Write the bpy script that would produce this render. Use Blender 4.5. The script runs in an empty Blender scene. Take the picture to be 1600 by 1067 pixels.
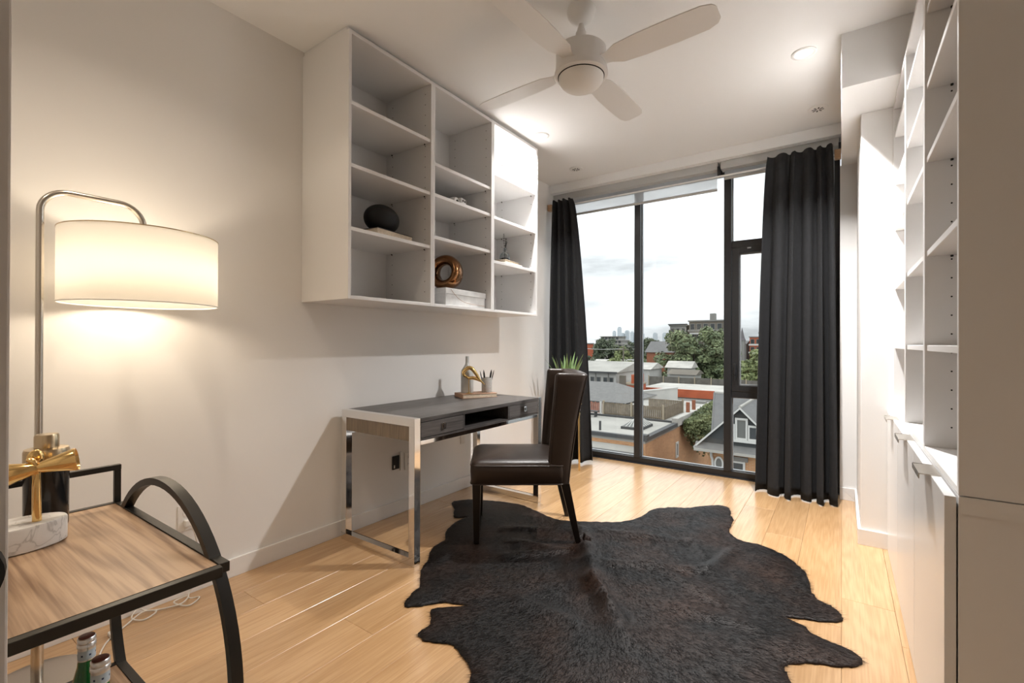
import bpy, bmesh, math, random, bisect
from mathutils import Vector, Matrix
from mathutils.geometry import delaunay_2d_cdt
random.seed(7)
S = bpy.context.scene
COL = S.collection
PI = math.pi

# ------------------------------------------------------------------ camera
CAM_H = 1.16
cam = bpy.data.cameras.new('camera')
cam.sensor_width = 36.0
cam.lens = 733.06 / 1600 * 36
cam.clip_start = 0.02
cam.clip_end = 6000
cam_o = bpy.data.objects.new('camera', cam)
COL.objects.link(cam_o)
yaw, pit, rol = 0.612743, 0.0032, 0.00336
fw = Vector((-math.sin(yaw) * math.cos(pit), math.cos(yaw) * math.cos(pit), math.sin(pit)))
rt = Vector((math.cos(yaw), math.sin(yaw), 0))
up = rt.cross(fw)
r2 = rt * math.cos(rol) + up * math.sin(rol)
u2 = -rt * math.sin(rol) + up * math.cos(rol)
cam_o.matrix_world = Matrix(((r2.x, u2.x, -fw.x, 0), (r2.y, u2.y, -fw.y, 0), (r2.z, u2.z, -fw.z, CAM_H), (0, 0, 0, 1)))
S.camera = cam_o

# ------------------------------------------------------------------ colour management
S.view_settings.view_transform = 'Standard'
S.view_settings.look = 'None'
S.view_settings.gamma = 1.0
S.view_settings.use_curve_mapping = False
S.view_settings.exposure = 0.40

# ------------------------------------------------------------------ sky: high overcast with soft cloud bands
SKY = 1.25
world = bpy.data.worlds.new('overcast_sky')
S.world = world
world.use_nodes = True
wn, wl = world.node_tree.nodes, world.node_tree.links
wn.clear()
w_out = wn.new('ShaderNodeOutputWorld')
w_bg = wn.new('ShaderNodeBackground')
w_tc = wn.new('ShaderNodeTexCoord')
w_mp = wn.new('ShaderNodeMapping')
w_mp.inputs['Scale'].default_value = (1.0, 1.0, 4.5)
w_n = wn.new('ShaderNodeTexNoise')
w_n.inputs['Scale'].default_value = 2.3
w_n.inputs['Detail'].default_value = 6
w_n.inputs['Roughness'].default_value = 0.55
w_r = wn.new('ShaderNodeValToRGB')
w_r.color_ramp.elements[0].position = 0.36
w_r.color_ramp.elements[0].color = (0.33, 0.345, 0.36, 1)
w_r.color_ramp.elements[1].position = 0.66
w_r.color_ramp.elements[1].color = (0.885, 0.91, 0.935, 1)
wl.new(w_tc.outputs['Generated'], w_mp.inputs['Vector'])
wl.new(w_mp.outputs['Vector'], w_n.inputs['Vector'])
wl.new(w_n.outputs['Fac'], w_r.inputs['Fac'])
wl.new(w_r.outputs['Color'], w_bg.inputs['Color'])
# brightness rises evenly from horizon to zenith as an overcast sky does: L = Lh (1 + 2 sin e)
w_s = wn.new('ShaderNodeSeparateXYZ')
wl.new(w_tc.outputs['Generated'], w_s.inputs[0])
w_m = wn.new('ShaderNodeMath'); w_m.operation = 'MAXIMUM'; w_m.inputs[1].default_value = 0.0
wl.new(w_s.outputs['Z'], w_m.inputs[0])
w_k = wn.new('ShaderNodeMath'); w_k.operation = 'MULTIPLY_ADD'
w_k.inputs[1].default_value = 2 * SKY; w_k.inputs[2].default_value = SKY
wl.new(w_m.outputs[0], w_k.inputs[0])
wl.new(w_k.outputs[0], w_bg.inputs['Strength'])
wl.new(w_bg.outputs['Background'], w_out.inputs['Surface'])

DOWNLIGHT_W = 42.0
ENTRY_FILL_W = 3.6  # power of the added fill downlights outside the view
BULB_W = 7.0

# ------------------------------------------------------------------ node helpers
def new_mat(name):
    m = bpy.data.materials.new(name)
    m.use_nodes = True
    n, l = m.node_tree.nodes, m.node_tree.links
    return m, n, l, n['Principled BSDF']

def mat(name, col, rough=0.5, metal=0.0, bump=0.0, bscale=200.0, var=0.0, vscale=8.0, spec=0.5, coat=0.0, sheen=0.0):
    m, n, l, b = new_mat(name)
    b.inputs['Base Color'].default_value = (*col, 1)
    b.inputs['Roughness'].default_value = rough
    b.inputs['Metallic'].default_value = metal
    b.inputs['Specular IOR Level'].default_value = spec
    b.inputs['Coat Weight'].default_value = coat
    b.inputs['Sheen Weight'].default_value = sheen
    tc = n.new('ShaderNodeTexCoord')
    if var > 0:
        t = n.new('ShaderNodeTexNoise')
        t.inputs['Scale'].default_value = vscale
        t.inputs['Detail'].default_value = 5
        l.new(tc.outputs['Object'], t.inputs['Vector'])
        r = n.new('ShaderNodeValToRGB')
        r.color_ramp.elements[0].position = 0.3
        r.color_ramp.elements[1].position = 0.7
        r.color_ramp.elements[0].color = (*[c * (1 - var) for c in col], 1)
        r.color_ramp.elements[1].color = (*[min(1, c * (1 + var)) for c in col], 1)
        l.new(t.outputs['Fac'], r.inputs['Fac'])
        l.new(r.outputs['Color'], b.inputs['Base Color'])
    if bump > 0:
        t = n.new('ShaderNodeTexNoise')
        t.inputs['Scale'].default_value = bscale
        t.inputs['Detail'].default_value = 3
        l.new(tc.outputs['Object'], t.inputs['Vector'])
        bp = n.new('ShaderNodeBump')
        bp.inputs['Strength'].default_value = bump
        bp.inputs['Distance'].default_value = 0.002
        l.new(t.outputs['Fac'], bp.inputs['Height'])
        l.new(bp.outputs['Normal'], b.inputs['Normal'])
    return m

def wood(name, dark, light, axis='y', rough=0.4, grain=1.0, swirl=0.35, rnd=0.18, coat=0.0, spec=0.5):
    """Long grain along an axis; each object shifts its own grain and tone."""
    m, n, l, b = new_mat(name)
    tc = n.new('ShaderNodeTexCoord')
    oi = n.new('ShaderNodeObjectInfo')
    sc = n.new('ShaderNodeMath'); sc.operation = 'MULTIPLY'; sc.inputs[1].default_value = 37.0
    l.new(oi.outputs['Random'], sc.inputs[0])
    ad = n.new('ShaderNodeVectorMath'); ad.operation = 'ADD'
    l.new(tc.outputs['Object'], ad.inputs[0]); l.new(sc.outputs[0], ad.inputs[1])
    def mp(a, c):
        q = n.new('ShaderNodeMapping')
        s = [c, c, c]; s['xyz'.index(axis)] = a
        q.inputs['Scale'].default_value = s
        l.new(ad.outputs[0], q.inputs['Vector'])
        return q
    m1 = mp(0.9 * grain, 7.0 * grain)
    cath = n.new('ShaderNodeTexNoise')
    cath.inputs['Scale'].default_value = 0.9; cath.inputs['Detail'].default_value = 1.5
    l.new(m1.outputs[0], cath.inputs['Vector'])
    mul = n.new('ShaderNodeMath'); mul.operation = 'MULTIPLY'; mul.inputs[1].default_value = 70.0
    l.new(cath.outputs['Fac'], mul.inputs[0])
    sn = n.new('ShaderNodeMath'); sn.operation = 'SINE'
    l.new(mul.outputs[0], sn.inputs[0])
    m2 = mp(3.0 * grain, 90.0 * grain)
    fine = n.new('ShaderNodeTexNoise')
    fine.inputs['Scale'].default_value = 1.6; fine.inputs['Detail'].default_value = 6
    l.new(m2.outputs[0], fine.inputs['Vector'])
    mx = n.new('ShaderNodeMath'); mx.operation = 'MULTIPLY_ADD'
    mx.inputs[1].default_value = 0.16 * swirl
    l.new(sn.outputs[0], mx.inputs[0]); l.new(fine.outputs['Fac'], mx.inputs[2])
    m3 = mp(1.2, 4.0)
    big = n.new('ShaderNodeTexNoise'); big.inputs['Scale'].default_value = 1.2
    l.new(m3.outputs[0], big.inputs['Vector'])
    mx2 = n.new('ShaderNodeMath'); mx2.operation = 'MULTIPLY_ADD'; mx2.inputs[1].default_value = 0.5
    l.new(big.outputs['Fac'], mx2.inputs[0]); l.new(mx.outputs[0], mx2.inputs[2])
    r = n.new('ShaderNodeValToRGB')
    r.color_ramp.elements[0].position = 0.52; r.color_ramp.elements[0].color = (*dark, 1)
    r.color_ramp.elements[1].position = 0.95; r.color_ramp.elements[1].color = (*light, 1)
    l.new(mx2.outputs[0], r.inputs['Fac'])
    hs = n.new('ShaderNodeHueSaturation')
    mr = n.new('ShaderNodeMapRange')
    mr.inputs['To Min'].default_value = 1 - rnd; mr.inputs['To Max'].default_value = 1 + rnd
    l.new(oi.outputs['Random'], mr.inputs['Value'])
    l.new(mr.outputs[0], hs.inputs['Value'])
    l.new(r.outputs['Color'], hs.inputs['Color'])
    l.new(hs.outputs['Color'], b.inputs['Base Color'])
    b.inputs['Roughness'].default_value = rough
    b.inputs['Coat Weight'].default_value = coat
    b.inputs['Coat Roughness'].default_value = 0.25
    b.inputs['Specular IOR Level'].default_value = spec
    bp = n.new('ShaderNodeBump'); bp.inputs['Strength'].default_value = 0.12; bp.inputs['Distance'].default_value = 0.001
    l.new(fine.outputs['Fac'], bp.inputs['Height']); l.new(bp.outputs['Normal'], b.inputs['Normal'])
    return m

def marble(name):
    m, n, l, b = new_mat(name)
    tc = n.new('ShaderNodeTexCoord')
    t = n.new('ShaderNodeTexNoise'); t.inputs['Scale'].default_value = 9; t.inputs['Detail'].default_value = 4
    t.inputs['Distortion'].default_value = 1.2
    l.new(tc.outputs['Object'], t.inputs['Vector'])
    r = n.new('ShaderNodeValToRGB')
    e = r.color_ramp.elements
    e[0].position = 0.44; e[0].color = (0.82, 0.8, 0.77, 1)
    e[1].position = 0.56; e[1].color = (0.84, 0.82, 0.79, 1)
    k = e.new(0.5); k.color = (0.55, 0.53, 0.5, 1)
    k = e.new(0.485); k.color = (0.8, 0.78, 0.75, 1)
    k = e.new(0.515); k.color = (0.8, 0.78, 0.75, 1)
    l.new(t.outputs['Fac'], r.inputs['Fac']); l.new(r.outputs['Color'], b.inputs['Base Color'])
    b.inputs['Roughness'].default_value = 0.35
    return m

def brick(name, c1, c2, mortar, scale=1.0):
    m, n, l, b = new_mat(name)
    tc = n.new('ShaderNodeTexCoord')
    sp = n.new('ShaderNodeSeparateXYZ'); l.new(tc.outputs['Object'], sp.inputs[0])
    a = n.new('ShaderNodeMath'); a.operation = 'ADD'
    l.new(sp.outputs[0], a.inputs[0]); l.new(sp.outputs[1], a.inputs[1])
    cb = n.new('ShaderNodeCombineXYZ'); l.new(a.outputs[0], cb.inputs[0]); l.new(sp.outputs[2], cb.inputs[1])
    t = n.new('ShaderNodeTexBrick')
    t.inputs['Color1'].default_value = (*c1, 1); t.inputs['Color2'].default_value = (*c2, 1); t.inputs['Mortar'].default_value = (*mortar, 1)
    t.inputs['Scale'].default_value = scale
    t.inputs['Brick Width'].default_value = 0.22; t.inputs['Row Height'].default_value = 0.075; t.inputs['Mortar Size'].default_value = 0.008
    l.new(cb.outputs[0], t.inputs['Vector'])
    nz = n.new('ShaderNodeTexNoise'); nz.inputs['Scale'].default_value = 0.8; nz.inputs['Detail'].default_value = 5
    l.new(tc.outputs['Object'], nz.inputs['Vector'])
    mr = n.new('ShaderNodeMapRange'); mr.inputs['To Min'].default_value = 0.65; mr.inputs['To Max'].default_value = 1.3
    l.new(nz.outputs['Fac'], mr.inputs['Value'])
    hs = n.new('ShaderNodeHueSaturation'); l.new(mr.outputs[0], hs.inputs['Value']); l.new(t.outputs['Color'], hs.inputs['Color'])
    l.new(hs.outputs['Color'], b.inputs['Base Color'])
    b.inputs['Roughness'].default_value = 0.9
    return m

def thin_glass(name, tint=(0.97, 0.985, 0.98), gloss=0.5):
    m = bpy.data.materials.new(name); m.use_nodes = True
    n, l = m.node_tree.nodes, m.node_tree.links
    n.clear()
    o = n.new('ShaderNodeOutputMaterial'); mx = n.new('ShaderNodeMixShader')
    tr = n.new('ShaderNodeBsdfTransparent'); tr.inputs['Color'].default_value = (*tint, 1)
    g = n.new('ShaderNodeBsdfGlossy'); g.inputs['Roughness'].default_value = 0.02
    f = n.new('ShaderNodeFresnel'); f.inputs['IOR'].default_value = 1.45
    k = n.new('ShaderNodeMath'); k.operation = 'MULTIPLY'; k.inputs[1].default_value = gloss
    l.new(f.outputs[0], k.inputs[0]); l.new(k.outputs[0], mx.inputs[0])
    l.new(tr.outputs[0], mx.inputs[1]); l.new(g.outputs[0], mx.inputs[2]); l.new(mx.outputs[0], o.inputs['Surface'])
    return m

def translucent(name, col, trans=0.5, through=0.0):
    m = bpy.data.materials.new(name); m.use_nodes = True
    n, l = m.node_tree.nodes, m.node_tree.links
    n.clear()
    o = n.new('ShaderNodeOutputMaterial'); mx = n.new('ShaderNodeMixShader'); mx.inputs[0].default_value = trans
    d = n.new('ShaderNodeBsdfDiffuse'); d.inputs['Color'].default_value = (*col, 1)
    t = n.new('ShaderNodeBsdfTranslucent'); t.inputs['Color'].default_value = (*col, 1)
    tc = n.new('ShaderNodeTexCoord'); w = n.new('ShaderNodeTexNoise'); w.inputs['Scale'].default_value = 900
    l.new(tc.outputs['Object'], w.inputs['Vector'])
    bp = n.new('ShaderNodeBump'); bp.inputs['Strength'].default_value = 0.15; bp.inputs['Distance'].default_value = 0.0005
    l.new(w.outputs['Fac'], bp.inputs['Height']); l.new(bp.outputs[0], d.inputs['Normal'])
    l.new(d.outputs[0], mx.inputs[1]); l.new(t.outputs[0], mx.inputs[2])
    if through > 0:
        m2 = n.new('ShaderNodeMixShader'); m2.inputs[0].default_value = through
        tp = n.new('ShaderNodeBsdfTransparent')
        l.new(mx.outputs[0], m2.inputs[1]); l.new(tp.outputs[0], m2.inputs[2]); l.new(m2.outputs[0], o.inputs['Surface'])
    else:
        l.new(mx.outputs[0], o.inputs['Surface'])
    return m

def leafmat(name, c1, c2):
    m, n, l, b = new_mat(name)
    tc = n.new('ShaderNodeTexCoord'); t = n.new('ShaderNodeTexNoise'); t.inputs['Scale'].default_value = 0.9; t.inputs['Detail'].default_value = 6
    l.new(tc.outputs['Object'], t.inputs['Vector'])
    r = n.new('ShaderNodeValToRGB'); r.color_ramp.elements[0].position = 0.35; r.color_ramp.elements[1].position = 0.68
    r.color_ramp.elements[0].color = (*c1, 1); r.color_ramp.elements[1].color = (*c2, 1)
    l.new(t.outputs['Fac'], r.inputs['Fac']); l.new(r.outputs['Color'], b.inputs['Base Color'])
    b.inputs['Roughness'].default_value = 0.7
    return m

M = {}
M['wall'] = mat('wall_paint', (0.835, 0.82, 0.80), 0.75, bump=0.04, bscale=350)
M['ceil'] = mat('ceiling_paint', (0.85, 0.845, 0.835), 0.85, bump=0.03, bscale=300)
M['trim'] = mat('trim_paint', (0.82, 0.80, 0.78), 0.4)
M['hall'] = mat('hall_paint', (0.62, 0.57, 0.52), 0.8)
M['white'] = mat('white_laminate', (0.82, 0.81, 0.80), 0.38, bump=0.02, bscale=500)
M['white_gloss'] = mat('white_door_lacquer', (0.82, 0.82, 0.82), 0.25)
M['hole'] = mat('hole_shadow_black', (0.02, 0.02, 0.02), 0.9)
M['oak'] = wood('oak_floor', (0.425, 0.245, 0.108), (0.555, 0.35, 0.18), 'y', 0.28, 1.0, 0.4, 0.09, coat=0.8)
M['subfloor'] = mat('subfloor', (0.30, 0.19, 0.10), 0.8)
M['black_frame'] = mat('black_aluminium', (0.012, 0.013, 0.015), 0.38, 0.0, spec=0.6)
M['silver_bead'] = mat('silver_spacer', (0.5, 0.53, 0.56), 0.3, 0.8)
M['glass'] = thin_glass('window_glass')
M['cassette'] = mat('grey_cassette', (0.47, 0.47, 0.46), 0.6)
M['blind'] = translucent('white_screen_fabric', (0.80, 0.82, 0.84), 0.6, 0.55)
M['curtain'] = mat('charcoal_curtain', (0.011, 0.0115, 0.013), 0.95, bump=0.4, bscale=700, var=0.15, vscale=40)
M['rodm'] = mat('white_rod', (0.75, 0.75, 0.74), 0.35)
M['block'] = wood('pine_block', (0.5, 0.3, 0.16), (0.66, 0.42, 0.24), 'x', 0.5)
M['chrome'] = mat('chrome', (0.78, 0.77, 0.75), 0.07, 1.0)
M['nickel'] = mat('brushed_nickel', (0.62, 0.58, 0.52), 0.24, 1.0)
M['gold'] = mat('polished_gold', (0.83, 0.58, 0.25), 0.14, 1.0)
M['bronze'] = mat('bronze_glaze', (0.24, 0.115, 0.05), 0.12, 0.9, var=0.3, vscale=14)
M['champagne'] = mat('champagne_metal', (0.60, 0.48, 0.32), 0.25, 1.0)
M['grey_wood'] = wood('grey_desk_wood', (0.040, 0.036, 0.034), (0.115, 0.105, 0.10), 'y', 0.42, 1.2, 0.3, 0.05)
M['brown_side'] = wood('grey_brown_side_wood', (0.11, 0.085, 0.062), (0.24, 0.19, 0.14), 'z', 0.5, 1.0, 0.3, 0.05)
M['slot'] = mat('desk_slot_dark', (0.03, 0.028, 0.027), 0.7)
M['leather'] = mat('dark_brown_leather', (0.028, 0.017, 0.012), 0.36, bump=0.25, bscale=260, spec=0.5)
M['leg_wood'] = mat('espresso_leg', (0.012, 0.008, 0.006), 0.35)
M['walnut'] = wood('walnut_top', (0.22, 0.125, 0.07), (0.47, 0.31, 0.19), 'x', 0.45, 0.9, 0.9, 0.05)
M['cart_metal'] = mat('black_cart_metal', (0.022, 0.020, 0.017), 0.42, 0.3)
M['marble'] = marble('white_marble')
M['black_gloss'] = mat('black_gloss', (0.008, 0.009, 0.011), 0.18)
M['black_matte'] = mat('black_matte', (0.006, 0.006, 0.006), 0.55, spec=0.25)
M['shade'] = translucent('linen_shade', (0.93, 0.91, 0.87), 0.58)
M['paper'] = mat('book_pages', (0.62, 0.52, 0.40), 0.8, var=0.15, vscale=120)
M['paper_white'] = mat('book_pages_white', (0.72, 0.69, 0.62), 0.8, var=0.1, vscale=120)
M['cover_dark'] = mat('dark_book_cover', (0.03, 0.024, 0.02), 0.6)
M['cover_tan'] = mat('tan_book_cover', (0.42, 0.25, 0.16), 0.6)
M['cover_beige'] = mat('beige_book_cover', (0.58, 0.51, 0.42), 0.6)
M['stoneware'] = mat('speckled_stoneware', (0.50, 0.49, 0.47), 0.6, var=0.25, vscale=180)
M['pale_glaze'] = mat('pale_grey_glaze', (0.52, 0.53, 0.52), 0.3, var=0.12, vscale=12)
M['plant'] = mat('aloe_green', (0.17, 0.27, 0.10), 0.45, var=0.4, vscale=14)
M['branch'] = mat('dark_dried_sprig', (0.012, 0.013, 0.013), 0.8)
M['vase_glass'] = thin_glass('smoky_vase_glass', (0.90, 0.92, 0.93), 0.6)
M['green_glass'] = mat('green_bottle_glass', (0.015, 0.13, 0.03), 0.06, spec=0.7)
M['foil'] = mat('silver_foil', (0.75, 0.77, 0.79), 0.28, 0.85)
M['label_blue'] = mat('pale_blue_label', (0.50, 0.62, 0.72), 0.5)
M['label_ink'] = mat('label_dark_print', (0.03, 0.06, 0.14), 0.5)
M['cap_red'] = mat('dark_red_cap', (0.085, 0.025, 0.02), 0.35, 0.3)
M['plastic'] = mat('white_plastic', (0.80, 0.79, 0.77), 0.35)
M['cord'] = mat('pale_cord', (0.72, 0.68, 0.62), 0.4)
M['lens'] = mat('frosted_lens', (0.85, 0.83, 0.79), 0.5)
M['fan'] = mat('white_fan_enamel', (0.80, 0.785, 0.765), 0.4)

# ------------------------------------------------------------------ mesh builder
class B:
    def __init__(s, off=(0, 0, 0)):
        s.v = []; s.f = []; s.o = Vector(off)
    def add(s, vs, fs):
        k = len(s.v)
        s.v += [tuple(Vector(p) - s.o) for p in vs]
        s.f += [tuple(i + k for i in q) for q in fs]
        return s
    def box(s, x0, x1, y0, y1, z0, z1):
        return s.add([(x0, y0, z0), (x1, y0, z0), (x1, y1, z0), (x0, y1, z0), (x0, y0, z1), (x1, y0, z1), (x1, y1, z1), (x0, y1, z1)],
                     [(0, 3, 2, 1), (4, 5, 6, 7), (0, 1, 5, 4), (1, 2, 6, 5), (2, 3, 7, 6), (3, 0, 4, 7)])
    def rings(s, rings, closed=True, caps=True):
        n = len(rings[0]); vs = [p for r in rings for p in r]; fs = []
        for i in range(len(rings) - 1):
            for j in range(n if closed else n - 1):
                a, b_ = i * n + j, i * n + (j + 1) % n
                fs.append((a, b_, b_ + n, a + n))
        if caps:
            fs.append(tuple(range(n - 1, -1, -1))); fs.append(tuple((len(rings) - 1) * n + j for j in range(n)))
        return s.add(vs, fs)
    def lathe(s, prof, c=(0, 0, 0), seg=28, axis='z', caps=True):
        rr = []
        for r, z in prof:
            ring = []
            for j in range(seg):
                a = 2 * PI * j / seg
                p = (r * math.cos(a), r * math.sin(a), z)
                if axis == 'x': p = (z, p[0], p[1])
                if axis == 'y': p = (p[1], z, p[0])
                ring.append((p[0] + c[0], p[1] + c[1], p[2] + c[2]))
            rr.append(ring)
        return s.rings(rr, True, caps)
    def tube(s, path, r, seg=10, closed=False, flat=None):
        """Sweep a circle (or a w x h rectangle when flat is given) along a path; r may be a list."""
        P = [Vector(p) for p in path]; n = len(P); rr = []
        prev = None
        for i, p in enumerate(P):
            if closed: t = P[(i + 1) % n] - P[i - 1]
            else: t = P[min(i + 1, n - 1)] - P[max(i - 1, 0)]
            t.normalize()
            if prev is None:
                a = Vector((0, 0, 1)) if abs(t.z) < 0.9 else Vector((1, 0, 0))
                nrm = (a - t * a.dot(t)).normalized()
            else:
                nrm = (prev - t * prev.dot(t)).normalized()
            prev = nrm; bn = t.cross(nrm)
            q = r[i] if isinstance(r, (list, tuple)) else r
            if flat:
                w, h = flat
                rr.append([tuple(p + nrm * (sx * w / 2) + bn * (sy * h / 2)) for sx, sy in ((-1, -1), (1, -1), (1, 1), (-1, 1))])
            else:
                rr.append([tuple(p + nrm * (q * math.cos(2 * PI * j / seg)) + bn * (q * math.sin(2 * PI * j / seg))) for j in range(seg)])
        if closed:
            rr.append(rr[0])
            return s.rings(rr, True, False)
        return s.rings(rr, True, True)
    def ellipsoid(s, c, r, seg=24, rings=14, z0=-1.0):
        rr = []
        for i in range(rings + 1):
            t = -PI / 2 + PI * i / rings
            zz = max(math.sin(t), z0); k = max(math.cos(t), 0.004)
            rr.append([(c[0] + r[0] * k * math.cos(2 * PI * j / seg), c[1] + r[1] * k * math.sin(2 * PI * j / seg), c[2] + r[2] * zz) for j in range(seg)])
        return s.rings(rr)
    def build(s, name, m, parent=None, loc=None, bevel=0.0, smooth=False, segs=2, ang=30, solid=0.0, sub=0):
        me = bpy.data.meshes.new(name)
        off = Vector(loc) if loc is not None else Vector((0, 0, 0))
        me.from_pydata([tuple(Vector(p) - off) for p in s.v], [], s.f)
        bm = bmesh.new(); bm.from_mesh(me)
        bmesh.ops.remove_doubles(bm, verts=bm.verts, dist=1e-6)
        bmesh.ops.recalc_face_normals(bm, faces=bm.faces)
        if bevel > 0:
            es = [e for e in bm.edges if len(e.link_faces) == 2 and e.calc_face_angle(0) > math.radians(ang)]
            bmesh.ops.bevel(bm, geom=es, offset=bevel, segments=segs, profile=0.5, affect='EDGES', clamp_overlap=True)
        if smooth:
            for f in bm.faces: f.smooth = True
        bm.to_mesh(me); bm.free()
        if smooth:
            try: me.set_sharp_from_angle(angle=math.radians(45))
            except Exception: pass
        me.materials.append(M[m] if isinstance(m, str) else m)
        o = bpy.data.objects.new(name, me)
        COL.objects.link(o)
        o.location = off
        if parent is not None: o.parent = parent
        if solid > 0:
            md = o.modifiers.new('thickness', 'SOLIDIFY'); md.thickness = solid; md.offset = 0
        if sub > 0:
            md = o.modifiers.new('smooth', 'SUBSURF'); md.levels = sub; md.render_levels = sub
        return o

def tag(o, label, cat, group=None):
    o['label'] = label; o['category'] = cat
    if group: o['group'] = group
    return o

def thing(name, label, cat, loc=(0, 0, 0), rz=0.0, group=None):
    o = bpy.data.objects.new(name, None); COL.objects.link(o)
    o.empty_display_size = 0.1
    o.location = loc; o.rotation_euler = (0, 0, rz)
    return tag(o, label, cat, group)

def struct(o, label=None):
    o['kind'] = 'structure'
    if label: o['label'] = label
    return o

def copy_tree(o, parent=None, loc=None):
    c = o.copy(); COL.objects.link(c); c.parent = parent
    if loc is not None: c.location = loc
    for ch in list(o.children): copy_tree(ch, c)
    return c

def catmull(pts, k=6, closed=False):
    n = len(pts); out = []
    P = [Vector(p) for p in pts]
    for i in range(n if closed else n - 1):
        p0 = P[(i - 1) % n] if closed or i > 0 else P[0]
        p1 = P[i]; p2 = P[(i + 1) % n]
        p3 = P[(i + 2) % n] if closed or i + 2 < n else P[-1]
        for j in range(k):
            t = j / k
            out.append(0.5 * ((2 * p1) + (p2 - p0) * t + (2 * p0 - 5 * p1 + 4 * p2 - p3) * t * t + (3 * p1 - p0 - 3 * p2 + p3) * t ** 3))
    if not closed: out.append(P[-1])
    return out

# ------------------------------------------------------------------ room measures (metres)
LW, RW, BW, CZ = -2.47, 0.66, -0.85, 2.785
WIN = 4.43

# floor: slab with separate oak planks
fl = struct(B().box(LW - 0.05, RW + 0.05, BW - 0.1, 4.62, -0.25, -0.012).build('floor', 'subfloor'), 'pale oak plank floor')
PW = 0.19
x = LW
row = 0
rp = random.Random(3)
while x < RW - 0.01:
    x1 = min(x + PW, RW)
    y = BW - rp.uniform(0, 1.4)
    while y < 4.43:
        L = rp.choice((1.4, 1.7, 2.0, 2.2))
        a, b_ = max(y, BW), min(y + L, 4.43)
        if b_ - a > 0.05:
            c = (x, a, -0.012)
            bb = B()
            e = 0.0011
            X0, X1, Y0, Y1 = x + 0.0004, x1 - 0.0004, a + 0.0004, b_ - 0.0004
            bb.rings([[(X0, Y0, -0.012), (X1, Y0, -0.012), (X1, Y1, -0.012), (X0, Y1, -0.012)],
                      [(X0, Y0, -e), (X1, Y0, -e), (X1, Y1, -e), (X0, Y1, -e)],
                      [(X0 + e, Y0 + e, 0), (X1 - e, Y0 + e, 0), (X1 - e, Y1 - e, 0), (X0 + e, Y1 - e, 0)]])
            bb.build('plank', 'oak', fl, loc=c)
        y += L
    x = x1; row += 1

struct(B().box(LW - 0.12, LW, BW - 0.1, 4.62, -0.25, CZ + 0.1).build('wall_left', 'wall'), 'pale painted wall behind the desk')
struct(B().box(RW, RW + 0.12, BW - 0.1, 4.62, -0.25, CZ + 0.1).build('wall_right', 'wall'))
struct(B().box(LW - 0.12, RW + 0.12, BW - 0.1, 4.62, CZ, CZ + 0.12).build('ceiling', 'ceil'), 'white painted ceiling')
bb = B().box(LW, -0.63, BW - 0.1, BW, -0.2, CZ).box(0.3, RW, BW - 0.1, BW, -0.2, CZ).box(-0.63, 0.3, BW - 0.1, BW, 2.06, CZ)
struct(bb.build('wall_back', 'wall'))
# hallway beyond the doorway, closed so that no daylight leaks in
bb = B().box(-0.9, -0.8, BW - 1.4, BW - 0.1, 0, 2.5).box(0.5, 0.6, BW - 1.4, BW - 0.1, 0, 2.5).box(-0.9, 0.6, BW - 1.5, BW - 1.4, 0, 2.5)
struct(bb.build('wall_hall', 'hall'))
struct(B().box(-0.9, 0.6, BW - 1.5, BW - 0.1, 2.5, 2.6).build('ceiling_hall', 'ceil'))
struct(B().box(-0.9, 0.6, BW - 1.5, BW - 0.1, -0.15, 0.0).build('floor_hall', 'subfloor'))
# pier, soffit, stub wall beside the window, header over the window
struct(B().box(0.091, RW, 3.40, 4.30, -0.2, 2.50).build('wall_pier', 'wall', bevel=0.002), 'pale boxed pier beside the bookcase')
struct(B().box(-0.004, RW, 3.0, 4.55, 2.50, CZ).build('ceiling_soffit', 'ceil', bevel=0.002), 'dropped ceiling box above the pier')
struct(B().box(-0.012, RW, 4.30, 4.62, -0.2, 2.50).build('wall_window', 'wall'), 'narrow wall strip between window and pier')
struct(B().box(LW, -0.004, 4.19, 4.62, 2.70, CZ).build('wall_header', 'ceil', bevel=0.002), 'painted header over the window')
BH = 0.09
struct(B().box(LW, LW + 0.013, BW, 4.43, 0, BH).build('baseboard_left', 'trim', bevel=0.002))
bb = B().box(-0.012, 0.091, 4.287, 4.30, 0, BH).box(0.078, 0.091, 3.40, 4.287, 0, BH).box(0.078, 0.212, 3.387, 3.40, 0, BH)
struct(bb.build('baseboard_right', 'trim', bevel=0.002))
struct(B().box(LW, -0.66, BW, BW + 0.013, 0, BH).build('baseboard_back', 'trim', bevel=0.002))

# ------------------------------------------------------------------ window wall
W = bpy.data.objects.new('window_1', None); COL.objects.link(W); W.location = (-1.24, 4.47, 0)
struct(W, 'floor to ceiling black framed window with casement sash')
WO = (-1.24, 4.47, 0)
def wpart(name, m, bx, parent=W, bevel=0.0025):
    bb = B(WO)
    for q in bx: bb.box(*q)
    return bb.build(name, m, parent, bevel=bevel)
Y0, Y1 = 4.43, 4.52
wpart('frame_rail', 'black_frame', [(LW, -0.012, Y0, Y1, 0.0, 0.055)])
wpart('frame_rail', 'black_frame', [(LW, -0.012, Y0, Y1, 2.645, 2.70)])
wpart('frame_jamb', 'black_frame', [(LW, LW + 0.05, Y0, Y1, 0.055, 2.645)])
wpart('frame_jamb', 'black_frame', [(-0.05, -0.012, Y0, Y1, 0.055, 2.645)])
wpart('mullion', 'black_frame', [(-1.655, -1.595, Y0 - 0.01, Y1, 0.055, 2.645)])
wpart('mullion', 'black_frame', [(-0.845, -0.785, Y0 - 0.01, Y1, 0.055, 2.645)])
wpart('transom', 'black_frame', [(-0.785, -0.05, Y0, Y1, 1.99, 2.05)])
wpart('transom', 'black_frame', [(-0.785, -0.05, Y0, Y1, 0.695, 0.75)])
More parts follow.
